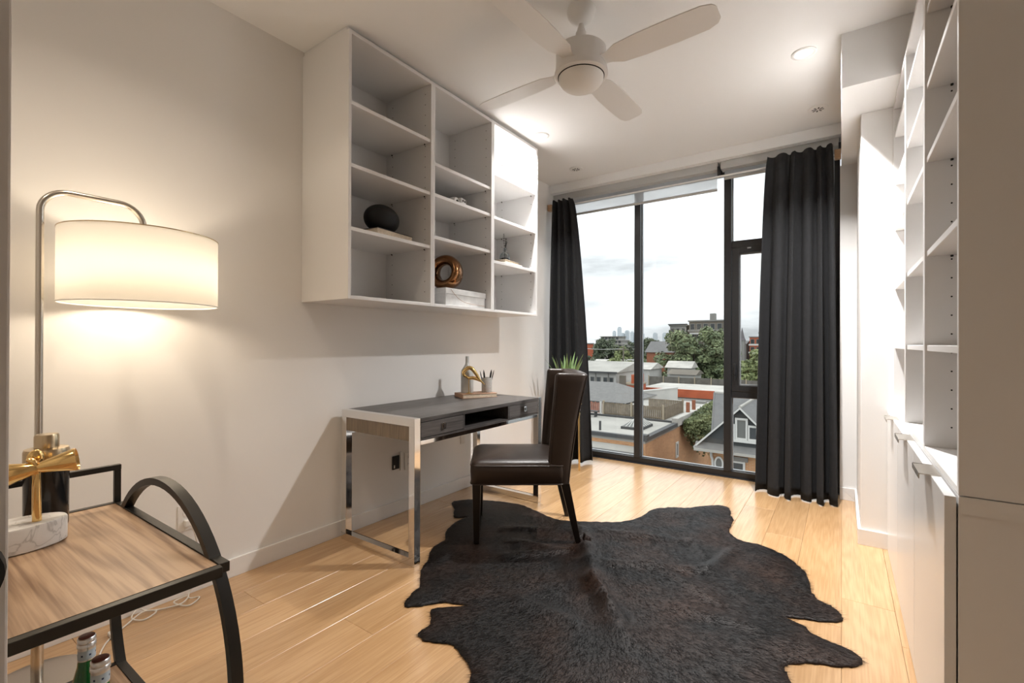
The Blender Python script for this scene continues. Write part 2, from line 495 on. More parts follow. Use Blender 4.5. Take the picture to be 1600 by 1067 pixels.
for xa, xb, za, zb in ((LW + 0.05, -1.655, 0.055, 2.645), (-1.595, -0.845, 0.055, 2.645), (-0.785, -0.05, 2.05, 2.645), (-0.785, -0.05, 0.055, 0.695)):
    p = wpart('pane', 'glass', [(xa, xb, 4.478, 4.484, za, zb)], bevel=0)
    e = 0.008
    wpart('spacer_bead', 'silver_bead', [(xa, xa + e, 4.47, 4.49, za, zb), (xb - e, xb, 4.47, 4.49, za, zb), (xa + e, xb - e, 4.47, 4.49, za, za + e), (xa + e, xb - e, 4.47, 4.49, zb - e, zb)], p, 0)
sx0, sx1, sz0, sz1 = -0.78, -0.055, 0.752, 1.988
sash = wpart('sash', 'black_frame', [(sx0, sx0 + 0.055, 4.425, 4.505, sz0, sz1), (sx1 - 0.055, sx1, 4.425, 4.505, sz0, sz1), (sx0 + 0.055, sx1 - 0.055, 4.425, 4.505, sz0, sz0 + 0.05), (sx0 + 0.055, sx1 - 0.055, 4.425, 4.505, sz1 - 0.05, sz1)])
wpart('pane', 'glass', [(sx0 + 0.055, sx1 - 0.055, 4.468, 4.474, sz0 + 0.05, sz1 - 0.05)], sash, 0)
e = 0.008
xa, xb, za, zb = sx0 + 0.055, sx1 - 0.055, sz0 + 0.05, sz1 - 0.05
wpart('spacer_bead', 'silver_bead', [(xa, xa + e, 4.46, 4.48, za, zb), (xb - e, xb, 4.46, 4.48, za, zb), (xa + e, xb - e, 4.46, 4.48, za, za + e), (xa + e, xb - e, 4.46, 4.48, zb - e, zb)], sash, 0)
bb = B(WO).box(-0.762, -0.742, 4.413, 4.425, 0.86, 0.93).box(-0.758, -0.746, 4.392, 4.404, 0.84, 0.99).box(-0.758, -0.746, 4.392, 4.416, 0.885, 0.90)
bb.build('handle', 'black_frame', sash, bevel=0.003)['label'] = 'black lever handle'
wpart('friction_stay', 'silver_bead', [(-0.66, -0.63, 4.418, 4.425, 1.972, 1.982)], sash, 0.001)
struct(B().box(LW, -0.012, 4.40, 4.43, -0.012, 0.004).build('trim_1', mat('black_sill', (0.02, 0.02, 0.022), 0.4), bevel=0.001), 'dark metal threshold under the window')
struct(B().box(LW, -0.012, 4.44, 4.62, -0.2, -0.001).build('trim_2', 'black_frame'))

# roller blinds (cassette, fabric, hem bar)
def blind(xa, xb, zh, label, group=None):
    c = ((xa + xb) / 2, 4.30, 2.70)
    t = thing('roller_blind', label, 'blind', c)
    B(c).box(xa, xb, 4.25, 4.345, 2.635, 2.70).build('cassette', 'cassette', t, bevel=0.004)
    B(c).box(xa + 0.02, xb - 0.02, 4.318, 4.3186, zh, 2.64).build('blind_fabric', 'blind', t)
    B(c).lathe([(0.0005, 0), (0.012, 0.002), (0.012, xb - xa - 0.038), (0.0005, xb - xa - 0.036)], (xa + 0.018, 4.3183, zh - 0.004), 12, 'x').build('hem_bar', 'cassette', t, smooth=True)
    B(c).box(xb - 0.004, xb + 0.012, 4.24, 4.30, 2.58, 2.66).build('end_bracket', 'black_frame', t, bevel=0.002)
    return t
blind(LW + 0.003, -0.86, 2.488, 'white roller blind lowered slightly over the two wide panes')
blind(-0.84, -0.018, 2.575, 'white roller blind over the casement and upper pane')

# curtain rod with pale wood end blocks
RZ = 2.545
c = (-1.24, 4.163, RZ)
t = thing('curtain_rod', 'thin white curtain rod with pale wooden end blocks', 'curtain rod', c)
B(c).lathe([(0.0005, 0), (0.0075, 0.001), (0.0075, 2.40), (0.0005, 2.401)], (LW + 0.035, 4.163, RZ), 12, 'x').build('rod', 'rodm', t, smooth=True)
B(c).box(LW + 0.001, LW + 0.045, 4.135, 4.188, RZ - 0.035, RZ + 0.03).build('end_block', 'block', t, bevel=0.003)
B(c).box(-0.045, -0.0055, 4.135, 4.188, RZ - 0.035, RZ + 0.03).build('end_block', 'block', t, bevel=0.003)

def curtain(label, xt0, xt1, xb0, xb1, folds, bulge, seed, ztop, zbot):
    r = random.Random(seed)
    ns, nt = folds * 14, 40
    ph = r.uniform(0, 6.28)
    ws = [r.uniform(0.55, 1.6) for _ in range(folds + 2)]
    cum = [0]
    for q in ws[:folds]: cum.append(cum[-1] + q)
    def warp(s):
        z = s * folds; i = min(int(z), folds - 1)
        return (cum[i] + ws[i] * (z - i)) / cum[-1]
    rings = []
    for j in range(nt + 1):
        t_ = j / nt
        k = t_ ** 0.55
        x0 = xt0 + (xb0 - xt0) * k; x1 = xt1 + (xb1 - xt1) * k
        amp = 0.020 + 0.026 * min(1, t_ * 2.2) + bulge * t_
        ring = []
        for i in range(ns + 1):
            s = i / ns
            a = 2 * PI * folds * s + ph
            xx = x0 + (x1 - x0) * warp(s) + 0.010 * math.sin(a * 2 + 1) * (0.3 + t_)
            yy = 4.108 - amp * math.cos(a) * (1 + 0.30 * math.sin(3.1 * s * folds + 2 * t_)) - 0.008 * math.sin(a * 0.5 + 3 * t_)
            zz = ztop + (zbot - ztop) * t_
            if j == 0: zz += 0.005 * math.cos(a) + 0.004
            if j == nt: zz -= 0.003 * math.cos(a)
            ring.append((xx, yy, zz))
        rings.append(ring)
    b_ = B().rings(rings, closed=False, caps=False)
    o = b_.build('curtain', 'curtain', None, loc=((xb0 + xb1) / 2, 4.13, zbot), smooth=True, solid=0.003)
    return tag(o, label, 'curtain')
curtain('charcoal curtain hanging beside the potted aloe', -2.39, -2.17, -2.435, -1.985, 4, 0.008, 5, 2.585, 0.020)
curtain('wide charcoal curtain hanging against the narrow wall strip', -0.47, -0.055, -0.545, -0.022, 5, 0.020, 8, 2.60, 0.008)

# ------------------------------------------------------------------ wall-hung shelf units over the desk
UX0, UX1, UZ0, UZ1, T = LW + 0.001, -2.05, 1.383, 2.757, 0.018
def open_unit(name, label, cat, x0, x1, y0, y1, z0, z1, shelves, front, filler=0.0, group=None, back_strip=True):
    """Open carcass; front is the x of the open face (x1 faces +x, x0 faces -x)."""
    c = ((x0 + x1) / 2, (y0 + y1) / 2, z0)
    t = thing(name, label, cat, c, 0, group)
    B(c).box(x0, x1, y0, y0 + T, z0, z1).build('side_panel', 'white', t, bevel=0.001, segs=1)
    B(c).box(x0, x1, y1 - T, y1, z0, z1).build('side_panel', 'white', t, bevel=0.001, segs=1)
    B(c).box(x0, x1, y0 + T, y1 - T, z1 - T, z1).build('top_panel', 'white', t, bevel=0.001, segs=1)
    B(c).box(x0, x1, y0 + T, y1 - T, z0, z0 + T).build('bottom_panel', 'white', t, bevel=0.001, segs=1)
    bx = (x0 + 0.004, x0 + 0.010) if front == x1 else (x1 - 0.010, x1 - 0.004)
    B(c).box(bx[0], bx[1], y0 + T, y1 - T, z0 + T, z1 - T).build('back_panel', 'white', t)
    for z in shelves:
        a, b_ = (x0 + 0.012, x1 - 0.006) if front == x1 else (x0 + 0.006, x1 - 0.012)
        s_ = B(c).box(a, b_, y0 + T + 0.001, y1 - T - 0.001, z - 0.020, z).build('shelf', 'white', t, bevel=0.001, segs=1)
        pb = B(c)
        for yy in (y0 + T + 0.006, y1 - T - 0.006):
            for xx in (x0 + 0.07, x1 - 0.05):
                pb.lathe([(0.004, 0), (0.004, 0.006)], (xx, yy, z - 0.0265), 8)
        pb.build('shelf_pins', 'hole', s_)['kind'] = 'stuff'
    hb = B(c)
    z = z0 + 0.09
    while z < z1 - 0.06:
        for xx in (x0 + 0.07, x1 - 0.05):
            hb.lathe([(0.0028, 0), (0.0028, 0.0012)], (xx, y1 - T - 0.0011, z), 8, 'y')
            hb.lathe([(0.0028, 0), (0.0028, 0.0012)], (xx, y0 + T - 0.0001, z), 8, 'y')
        z += 0.064
    hb.build('pin_holes', 'hole', t)['kind'] = 'stuff'
    if filler > 0:
        fx = (x0, x1 - 0.03) if front == x1 else (x0 + 0.03, x1)
        B(c).box(fx[0], fx[1], y0 + 0.01, y1, z1 + 0.0005, z1 + filler).build('top_filler', 'white', t)
    return t
UY = [1.467, 2.0695, 2.672, 3.2745]
G1 = 'wall hung shelf units over the desk'
open_unit('wall_shelf_unit', 'white open wall shelf unit holding the black egg ornament', 'shelf', UX0, UX1, UY[0], UY[1], UZ0, UZ1, (2.402, 2.081, 1.755), UX1, 0.027, G1)
open_unit('wall_shelf_unit', 'white open wall shelf unit holding the bronze ring vase', 'shelf', UX0, UX1, UY[1], UY[2], UZ0, UZ1, (2.275, 2.084, 1.822), UX1, 0.027, G1)
open_unit('wall_shelf_unit', 'white open wall shelf unit holding the small glass vase', 'shelf', UX0, UX1, UY[2], UY[3], UZ0, UZ1, (2.396, 2.078, 1.759), UX1, 0.027, G1)

def book(name, label, w, d, h, loc, rz, cover, pages, group=None):
    """Hard-cover book lying flat: spine along -x, pages visible on the other sides."""
    t = thing(name, label, 'book', loc, rz, group)
    B().box(-w / 2, w / 2, -d / 2, d / 2, 0, 0.003).build('back_cover', cover, t, bevel=0.0008, segs=1)
    B().box(-w / 2, w / 2, -d / 2, d / 2, h - 0.003, h).build('front_cover', cover, t, bevel=0.0008, segs=1)
    B().box(-w / 2, -w / 2 + 0.004, -d / 2, d / 2, 0.003, h - 0.003).build('spine', cover, t)
    B().box(-w / 2 + 0.004, w / 2 - 0.004, -d / 2 + 0.004, d / 2 - 0.004, 0.003, h - 0.003).build('pages', pages, t)
    return t

# things on the shelves
book('book', 'thick book with dark cover under the black egg ornament', 0.20, 0.285, 0.036, (-2.185, 1.80, 1.7555), 0.10, 'cover_dark', 'paper')
egg = B().ellipsoid((0, 0, 0.083), (0.085, 0.118, 0.083), 32, 20)
tag(egg.build('egg_ornament', 'black_matte', None, smooth=True), 'matte black egg shaped ornament lying on a book', 'ornament').location = (-2.185, 1.79, 1.7905)
bpy.data.objects['egg_ornament'].rotation_euler = (0, 0, 0.15)

c = (-2.21, 2.42, 1.4015)
t = thing('decor_box', 'pale marbled lidded box under the bronze ring vase', 'box', c, 0.05)
B().box(-0.125, 0.125, -0.215, 0.215, 0, 0.085).build('box_body', mat('marbled_paper', (0.66, 0.66, 0.65), 0.5, var=0.14, vscale=16), t, bevel=0.002)
B().box(-0.13, 0.13, -0.22, 0.22, 0.075, 0.113).build('box_lid', bpy.data.materials['marbled_paper'], t, bevel=0.002)
B().tube(catmull([(0.1312, -0.17, 0.105), (0.132, -0.10, 0.055), (0.132, -0.02, 0.03), (0.132, 0.10, 0.022), (0.132, 0.21, 0.02)], 6), 0.0012, 6).build('ribbon', 'cover_tan', t)

# bronze ring vase: flattened torus
bb = B(); rr = []
R_, r_ = 0.083, 0.034
for i in range(49):
    a = 2 * PI * i / 48; ring = []
    th = 1.25 - 0.28 * math.sin(a)
    for j in range(20):
        q = 2 * PI * j / 20
        rad = R_ + r_ * 0.98 * math.cos(q)
        ring.append((0.058 * th * math.sin(q) * 0.9, rad * math.cos(a), 0.1185 + rad * 1.02 * math.sin(a)))
    rr.append(ring)
bb.rings(rr, True, False)
o = bb.build('ring_vase', 'bronze', None, smooth=True)
o.location = (-2.19, 2.335, 1.5150); o.rotation_euler = (0, 0, -1.22)
tag(o, 'glossy bronze ring shaped vase standing on a marbled box', 'vase')

c = (-2.17, 2.42, 2.0845)
t = thing('spotted_ornament', 'small white ornament with black spots on the middle shelf', 'ornament', c, 0.2)
B().box(-0.035, 0.035, 0.005, 0.075, 0, 0.075).build('block', 'plastic', t, bevel=0.008, segs=3)
for yy, zz in ((0.025, 0.055), (0.05, 0.055), (0.025, 0.02), (0.05, 0.02)):
    B().lathe([(0.0008, 0), (0.008, 0.0005), (0.008, 0.002)], (0.034, yy, zz), 12, 'x').build('spot', 'hole', t)
B().lathe([(0.001, -0.03), (0.03, -0.028), (0.034, 0), (0.03, 0.02), (0.001, 0.024)], (0, -0.035, 0.035), 24, 'x').build('disc', 'plastic', t, smooth=True)
B().lathe([(0.001, 0), (0.016, 0.001), (0.016, 0.003)], (0.0235, -0.035, 0.033), 20, 'x').build('spot', 'hole', t)

book('book', 'pale book at the bottom of the pair under the glass vase', 0.17, 0.25, 0.022, (-2.175, 3.0, 1.7595), 0.08, 'cover_beige', 'paper_white', 'books under the glass vase')
book('book', 'beige book on top of the pair under the glass vase', 0.15, 0.22, 0.018, (-2.18, 2.99, 1.782), 0.10, 'cover_beige', 'paper', 'books under the glass vase')
c = (-2.185, 3.005, 1.8005)
t = thing('bud_vase', 'small round glass vase with dark sprigs on two books', 'vase', c)
B().lathe([(0.002, 0), (0.036, 0.001), (0.043, 0.02), (0.043, 0.045), (0.034, 0.068), (0.016, 0.082), (0.014, 0.105), (0.017, 0.11), (0.0135, 0.108), (0.012, 0.084), (0.03, 0.066), (0.039, 0.045), (0.039, 0.02), (0.002, 0.006)], seg=28).build('vase_glass', 'vase_glass', t, smooth=True)
B().lathe([(0.002, 0.007), (0.037, 0.0075), (0.0385, 0.028), (0.002, 0.0285)], seg=24).build('dark_fill', 'black_gloss', t, smooth=True)
rv = random.Random(4)
for dx, dy, h in ((0.008, -0.028, 0.21), (0.0, 0.012, 0.185), (-0.006, 0.026, 0.17), (0.012, 0.005, 0.15)):
    pth = catmull([(0, 0, 0.03), (dx * 0.3, dy * 0.3, 0.105), (dx, dy, h)], 6)
    sp = B().tube(pth, 0.0011, 6).build('sprig', 'branch', t)
    lb = B()
    for q in pth[6:]:
        for k in range(3):
            a = rv.uniform(0, 6.28); L = rv.uniform(0.008, 0.013)
            e1 = q + Vector((math.cos(a) * L, math.sin(a) * L, L * 0.5)); s1 = Vector((-math.sin(a), math.cos(a), 0)) * 0.004
            mid = (q + e1) / 2
            lb.add([q, mid + s1, e1, mid - s1], [(0, 1, 2, 3)])
    lb.build('leaves', 'branch', sp)['kind'] = 'stuff'

# ------------------------------------------------------------------ desk
DX0, DX1, DY0, DY1, DZ = -2.417, -1.802, 1.692, 2.940, 0.765
c = ((DX0 + DX1) / 2, (DY0 + DY1) / 2, 0)
t = thing('desk', 'grey wood writing desk with chrome loop legs and two drawers', 'desk', c)
FT = 0.042
for ya, yb in ((DY0, DY0 + FT), (DY1 - FT, DY1)):
    bb = B(c)
    for q in ((DX0, DX1, ya, yb, 0.0005, FT), (DX0, DX1, ya, yb, DZ - FT, DZ), (DX0, DX0 + FT, ya, yb, FT, DZ - FT), (DX1 - FT, DX1, ya, yb, FT, DZ - FT)):
        bb.box(*q)
    bb.build('leg_frame', 'chrome', t, bevel=0.0015)
IY0, IY1 = DY0 + FT, DY1 - FT
B(c).box(DX0 + 0.004, DX1 + 0.001, IY0 + 0.0005, IY1 - 0.0005, DZ - 0.022, DZ).build('desktop', 'grey_wood', t, bevel=0.0012)
B(c).box(DX0 + 0.01, DX1 - 0.004, IY0 + 0.0005, IY1 - 0.0005, 0.645, 0.657).build('bottom_panel', 'grey_wood', t)
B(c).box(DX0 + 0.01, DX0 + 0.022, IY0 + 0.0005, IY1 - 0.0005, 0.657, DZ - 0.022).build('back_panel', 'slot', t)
for y in (2.083, 2.530):
    B(c).box(DX0 + 0.022, DX1 - 0.002, y - 0.006, y + 0.006, 0.657, DZ - 0.022).build('divider', 'grey_wood', t)
for ya, yb in ((DY0 + 0.006, DY0 + 0.020), (DY1 - 0.020, DY1 - 0.006)):
    B(c).box(DX0 + FT, DX1 - FT, ya, yb, 0.645, DZ - FT).build('side_panel', 'brown_side', t)
for ya, yb in ((IY0 + 0.004, 2.075), (2.538, IY1 - 0.004)):
    dr = B(c).box(DX1 - 0.018, DX1 - 0.001, ya, yb, 0.660, DZ - 0.025).build('drawer_front', 'grey_wood', t, bevel=0.0012)
    ym = (ya + yb) / 2
    hb = B(c)
    zc = 0.703
    for q in ((ym - 0.013, ym + 0.013, zc + 0.011, zc + 0.017), (ym - 0.013, ym + 0.013, zc - 0.017, zc - 0.011), (ym - 0.013, ym - 0.007, zc - 0.011, zc + 0.011), (ym + 0.007, ym + 0.013, zc - 0.011, zc + 0.011)):
        hb.box(DX1 + 0.004, DX1 + 0.009, *q)
    hb.box(DX1 - 0.001, DX1 + 0.004, ym - 0.004, ym + 0.004, zc + 0.010, zc + 0.017)
    hb.build('ring_pull', 'chrome', dr, bevel=0.0008, segs=1)
B(c).box(DX1 - 0.030, DX1 - 0.004, IY0 + 0.0005, IY1 - 0.0005, 0.622, 0.645).build('front_rail', 'chrome', t, bevel=0.001)
B(c).box(DX0 + 0.004, DX0 + 0.030, IY0 + 0.0005, IY1 - 0.0005, 0.622, 0.645).build('back_rail', 'chrome', t, bevel=0.001)

# things on the desk
bx, by, bz = -2.195, 2.664, DZ + 0.0005
ang = math.atan2(0.24, 0.124)
book('book', 'tan book lying on the desk under the gold bird', 0.27, 0.165, 0.030, (bx, by, bz), ang, 'cover_tan', 'paper')
z1 = bz + 0.0305
o = B().lathe([(0.002, 0), (0.044, 0.001), (0.046, 0.006), (0.046, 0.145), (0.042, 0.165), (0.022, 0.195), (0.0135, 0.212), (0.0125, 0.262), (0.0135, 0.266), (0.0105, 0.265), (0.010, 0.23), (0.002, 0.229)], seg=32).build('bottle_vase', 'pale_glaze', None, smooth=True)
o.location = (-2.243, 2.622, z1); tag(o, 'pale grey bottle shaped vase behind the gold bird', 'vase')
c = (-2.150, 2.735, z1)
t = thing('pen_cup', 'speckled grey stoneware pen cup on the tan book', 'cup', c)
B().lathe([(0.002, 0), (0.036, 0.001), (0.038, 0.005), (0.039, 0.108), (0.0345, 0.108), (0.034, 0.008), (0.002, 0.007)], seg=32).build('cup_body', 'stoneware', t, smooth=True)
for dx, dy, h, r0 in ((-0.022, -0.032, 0.158, 0.0035), (-0.006, -0.020, 0.165, 0.006), (0.014, 0.024, 0.165, 0.0065), (0.022, 0.036, 0.162, 0.0035)):
    p0 = Vector((c[0] + dx * 0.45, c[1] + dy * 0.45, c[2] + 0.010)); p1 = Vector((c[0] + dx * 1.35, c[1] + dy * 1.35, c[2] + h))
    o = B(p0).tube([p0, p0.lerp(p1, 0.82), p0.lerp(p1, 0.9), p1], [r0, r0, r0 * 0.75, r0 * 0.25], 10).build('pen', 'black_matte', None, smooth=True)
    o.location = p0
    tag(o, 'slim black pen in the stoneware cup' if r0 < 0.005 else 'thick black marker in the stoneware cup', 'pen', 'slim pens in the cup' if r0 < 0.005 else 'thick markers in the cup')
# gold bird: stem and two strands that meet in a beak; lies in a plane facing the chair
c = (-2.187, 2.575, z1)
t = thing('bird_sculpture', 'polished gold wading bird sculpture on a stem', 'sculpture', c, math.radians(36))
B().lathe([(0.001, 0), (0.022, 0.0005), (0.022, 0.004), (0.006, 0.009), (0.003, 0.013)], seg=28).build('base', 'gold', t, smooth=True)
B().tube([(0, 0, 0.008), (0, 0, 0.115)], 0.0028, 10).build('stem', 'gold', t, smooth=True)
up_ = catmull([(-0.008, 0, 0.118), (-0.034, 0, 0.132), (-0.036, 0, 0.158), (-0.008, 0, 0.183), (0.022, 0, 0.178), (0.052, 0, 0.140), (0.078, 0, 0.100), (0.115, 0, 0.064)], 6)
n_ = len(up_)
B().tube(up_, [0.0080 + 0.007 * math.sin(PI * min(1, i / n_ * 1.1)) if i < n_ * 0.7 else 0.0125 * (1 - (i / n_ - 0.7) / 0.32) + 0.001 for i in range(n_)], 10).build('back_and_beak', 'gold', t, smooth=True)
lo_ = catmull([(-0.024, 0, 0.120), (0.0, 0, 0.112), (0.030, 0, 0.113), (0.058, 0, 0.103), (0.085, 0, 0.087)], 6)
B().tube(lo_, [0.004 + 0.009 * math.sin(PI * i / (len(lo_) - 1)) for i in range(len(lo_))], 10).build('breast', 'gold', t, smooth=True)

# ------------------------------------------------------------------ leather chair, seen from its side
c = (-1.618, 2.440, 0.013)
t = thing('dining_chair', 'dark brown leather wingback dining chair on the cowhide', 'chair', c, math.radians(36.4))
def leg(x0, y0, w0, x1, y1, w1, z1, z0=0.0):
    bb = B()
    bb.rings([[(x0 - w0, y0 - w0, z0), (x0 + w0, y0 - w0, z0), (x0 + w0, y0 + w0, z0), (x0 - w0, y0 + w0, z0)],
              [(x1 - w1, y1 - w1, z1), (x1 + w1, y1 - w1, z1), (x1 + w1, y1 + w1, z1), (x1 - w1, y1 + w1, z1)]])
    bb.build('leg', 'leg_wood', t, bevel=0.003)
for sy in (-1, 1):
    leg(-0.285, sy * 0.225, 0.016, -0.285, sy * 0.225, 0.024, 0.345)
    leg(0.300, sy * 0.225, 0.016, 0.222, sy * 0.225, 0.025, 0.345, -0.0125 if sy > 0 else 0.0)
def rrect(x0, x1, y0, y1, r, z, k=5):
    out = []
    for cx, cy, a0 in ((x1 - r, y1 - r, 0), (x0 + r, y1 - r, PI / 2), (x0 + r, y0 + r, PI), (x1 - r, y0 + r, 1.5 * PI)):
        for i in range(k + 1):
            a = a0 + PI / 2 * i / k
            out.append((cx + r * math.cos(a), cy + r * math.sin(a), z))
    return out
rr = []
for z, ins in ((0.335, 0.012), (0.338, 0.004), (0.345, 0.0), (0.41, -0.004), (0.440, -0.003), (0.458, 0.006), (0.468, 0.022), (0.476, 0.06), (0.482, 0.12), (0.484, 0.2)):
    rr.append(rrect(-0.318 + ins, 0.225 - ins * 0.2, -0.258 + ins, 0.258 - ins, max(0.03, 0.04 - ins * 0.1), z))
st = B().rings(rr).build('seat', 'leather', t, smooth=True)
B().tube([Vector(p) for p in rrect(-0.320, 0.225, -0.2595, 0.2595, 0.04, 0.3425)], 0.0032, 6, closed=True).build('piping', 'leather', st, smooth=True)
B().tube([Vector(p) for p in rrect(-0.321, 0.225, -0.261, 0.261, 0.04, 0.448)], 0.003, 6, closed=True).build('piping', 'leather', st, smooth=True)
# back: U-shaped plan, wings reach forward; profile read off the side
def back_ring(k, ins=0.0, dz=0.0):
    z = 0.335 + 0.64 * k + dz
    xf = 0.118 + 0.046 * k ** 1.2 + ins
    xr = 0.250 + 0.055 * k + 0.050 * k * k - ins
    hw = 0.252 + 0.012 * k - ins
    wt = 0.052 - ins * 2
    xi = xr - 0.085 + ins * 1.5
    pts = []
    def arc(cx, cy, r, a0, a1, n=4):
        for i in range(n + 1):
            a = math.radians(a0 + (a1 - a0) * i / n)
            pts.append((cx + r * math.cos(a), cy + r * math.sin(a), z))
    r = 0.035
    arc(xr - r, hw - r, r, 0, 90)
    pts.append(((xf + xr) / 2, hw + 0.002, z))
    arc(xf + wt / 2, hw - wt / 2, wt / 2, 90, 270, 8)
    arc(xi - 0.03 - 0.0, hw - wt - 0.03, 0.03, 90, 0, 5)
    pts.append((xi - 0.008, 0, z))
    arc(xi - 0.03, -(hw - wt - 0.03), 0.03, 0, -90, 5)
    arc(xf + wt / 2, -(hw - wt / 2), wt / 2, 90, 270, 8)
    pts.append(((xf + xr) / 2, -hw - 0.002, z))
    arc(xr - r, -(hw - r), r, 270, 360)
    pts.append((xr + 0.006, 0, z))
    return pts
rr = [back_ring(0, 0.008), back_ring(0.01)] + [back_ring(k / 12) for k in range(1, 12)] + [back_ring(0.975), back_ring(0.99, 0.005), back_ring(1.0, 0.014)]
bk = B().rings(rr).build('backrest', 'leather', t, smooth=True)
for sy in (-1, 1):
    pth = [Vector((0.118 + 0.046 * k ** 1.2 + 0.010, sy * (0.2530 + 0.012 * k), 0.345 + 0.62 * k)) for k in [i / 14 for i in range(15)]]
    B().tube(pth, 0.003, 6).build('piping', 'leather', bk, smooth=True)
    pth = [Vector((0.250 + 0.055 * k + 0.05 * k * k - 0.008, sy * (0.2430 + 0.012 * k), 0.345 + 0.62 * k)) for k in [i / 14 for i in range(15)]]
    B().tube(pth, 0.0028, 6).build('piping', 'leather', bk, smooth=True)

# ------------------------------------------------------------------ potted aloe behind the chair
c = (-2.09, 3.86, 0)
t = thing('potted_aloe', 'potted aloe with gold plant stand beside the curtain', 'plant', c)
B().lathe([(0.002, 0.52), (0.11, 0.521), (0.125, 0.54), (0.135, 0.76), (0.137, 0.77), (0.127, 0.77), (0.12, 0.70), (0.002, 0.70)], seg=32).build('pot', 'plastic', t, smooth=True)
for a in (20, 140, 260):
    q = math.radians(a - 26)
    B().tube([(0.140 * math.cos(q), 0.140 * math.sin(q), 0.0), (0.134 * math.cos(q), 0.134 * math.sin(q), 0.62)], 0.008, 8).build('stand_leg', 'gold', t, smooth=True)
B().tube([(0.136 * math.cos(i * PI / 16), 0.136 * math.sin(i * PI / 16), 0.60) for i in range(32)], 0.006, 8, closed=True).build('stand_ring', 'gold', t, smooth=True)
B().lathe([(0.002, 0.500), (0.128, 0.501), (0.128, 0.519), (0.002, 0.5195)], seg=28).build('stand_tray', 'gold', t, smooth=True)
ra = random.Random(11)
for i in range(18):
    a = 2 * PI * i / 18 + ra.uniform(-0.1, 0.1)
    L = ra.uniform(0.30, 0.40) * (1 if i % 2 else 0.92); lean = ra.uniform(0.15, 0.42) + (0.25 if i % 7 == 3 else 0)
    dirv = Vector((math.cos(a), math.sin(a), 0)); side = Vector((-math.sin(a), math.cos(a), 0))
    rings = []
    for k in range(7):
        s_ = k / 6
        ctr = dirv * (0.03 + L * lean * (s_ ** 1.3)) + Vector((0, 0, 0.70 + L * s_ * (1 - 0.12 * lean * s_)))
        w = 0.027 * (1 - s_ ** 1.6) + 0.0008; th = 0.007 * (1 - s_) + 0.0006
        rings.append([tuple(ctr + side * w), tuple(ctr + dirv * th), tuple(ctr - side * w), tuple(ctr - dirv * th * 0.3)])
    B().rings(rings).build('leaf', 'plant', t, smooth=True)

# ------------------------------------------------------------------ cowhide rug
outline = [(-2.31, 2.54), (-2.25, 2.65), (-2.15, 2.70), (-2.04, 2.75), (-1.87, 2.78), (-1.72, 2.74), (-1.55, 2.69), (-1.42, 2.73), (-1.27, 2.82), (-1.15, 2.92), (-1.09, 3.07), (-1.07, 3.25), (-0.98, 3.36), (-0.89, 3.41), (-0.78, 3.55), (-0.70, 3.61), (-0.64, 3.56), (-0.61, 3.44), (-0.58, 3.36), (-0.57, 3.16), (-0.53, 3.07), (-0.47, 3.03), (-0.38, 3.03), (-0.27, 2.97), (-0.19, 2.87), (-0.14, 2.76), (-0.12, 2.63), (-0.09, 2.54), (-0.03, 2.50), (0.0, 2.44), (0.0, 2.40), (-0.06, 2.35), (-0.11, 2.33), (-0.19, 2.29), (-0.12, 2.265), (-0.11, 2.24), (-0.06, 2.21), (0.0, 2.20), (0.05, 2.17), (0.06, 2.13), (0.03, 2.08), (-0.02, 2.05), (-0.09, 2.02), (-0.15, 1.97), (-0.17, 1.94), (-0.16, 1.91), (-0.14, 1.85), (-0.16, 1.70), (-0.22, 1.56), (-0.27, 1.42), (-0.36, 1.27), (-0.50, 1.17), (-0.66, 1.12), (-0.82, 1.14), (-0.94, 1.17), (-1.02, 1.22), (-1.09, 1.29), (-1.18, 1.33), (-1.23, 1.34), (-1.29, 1.31), (-1.34, 1.30), (-1.38, 1.32), (-1.38, 1.38), (-1.41, 1.42), (-1.45, 1.47), (-1.40, 1.53), (-1.34, 1.585), (-1.44, 1.545), (-1.49, 1.49), (-1.52, 1.45), (-1.56, 1.42), (-1.59, 1.44), (-1.62, 1.51), (-1.64, 1.58), (-1.745, 1.685), (-1.80, 1.79), (-1.88, 1.90), (-1.90, 2.02), (-1.92, 2.05), (-2.0, 2.16), (-2.04, 2.32), (-2.03, 2.38), (-2.10, 2.33), (-2.20, 2.44)]
rr_ = random.Random(2)
ol = []
for q in catmull([(a, b, 0) for a, b in outline], 5, True):
    ol.append(Vector((q.x + rr_.uniform(-0.004, 0.004), q.y + rr_.uniform(-0.004, 0.004))))
def inside(px, py):
    k = False; n = len(ol); j = n - 1
    for i in range(n):
        a, b_ = ol[i], ol[j]
        if (a.y > py) != (b_.y > py) and px < (b_.x - a.x) * (py - a.y) / (b_.y - a.y) + a.x: k = not k
        j = i
    return k
def edge_dist(px, py):
    return min((q.x - px) ** 2 + (q.y - py) ** 2 for q in ol[::2]) ** 0.5
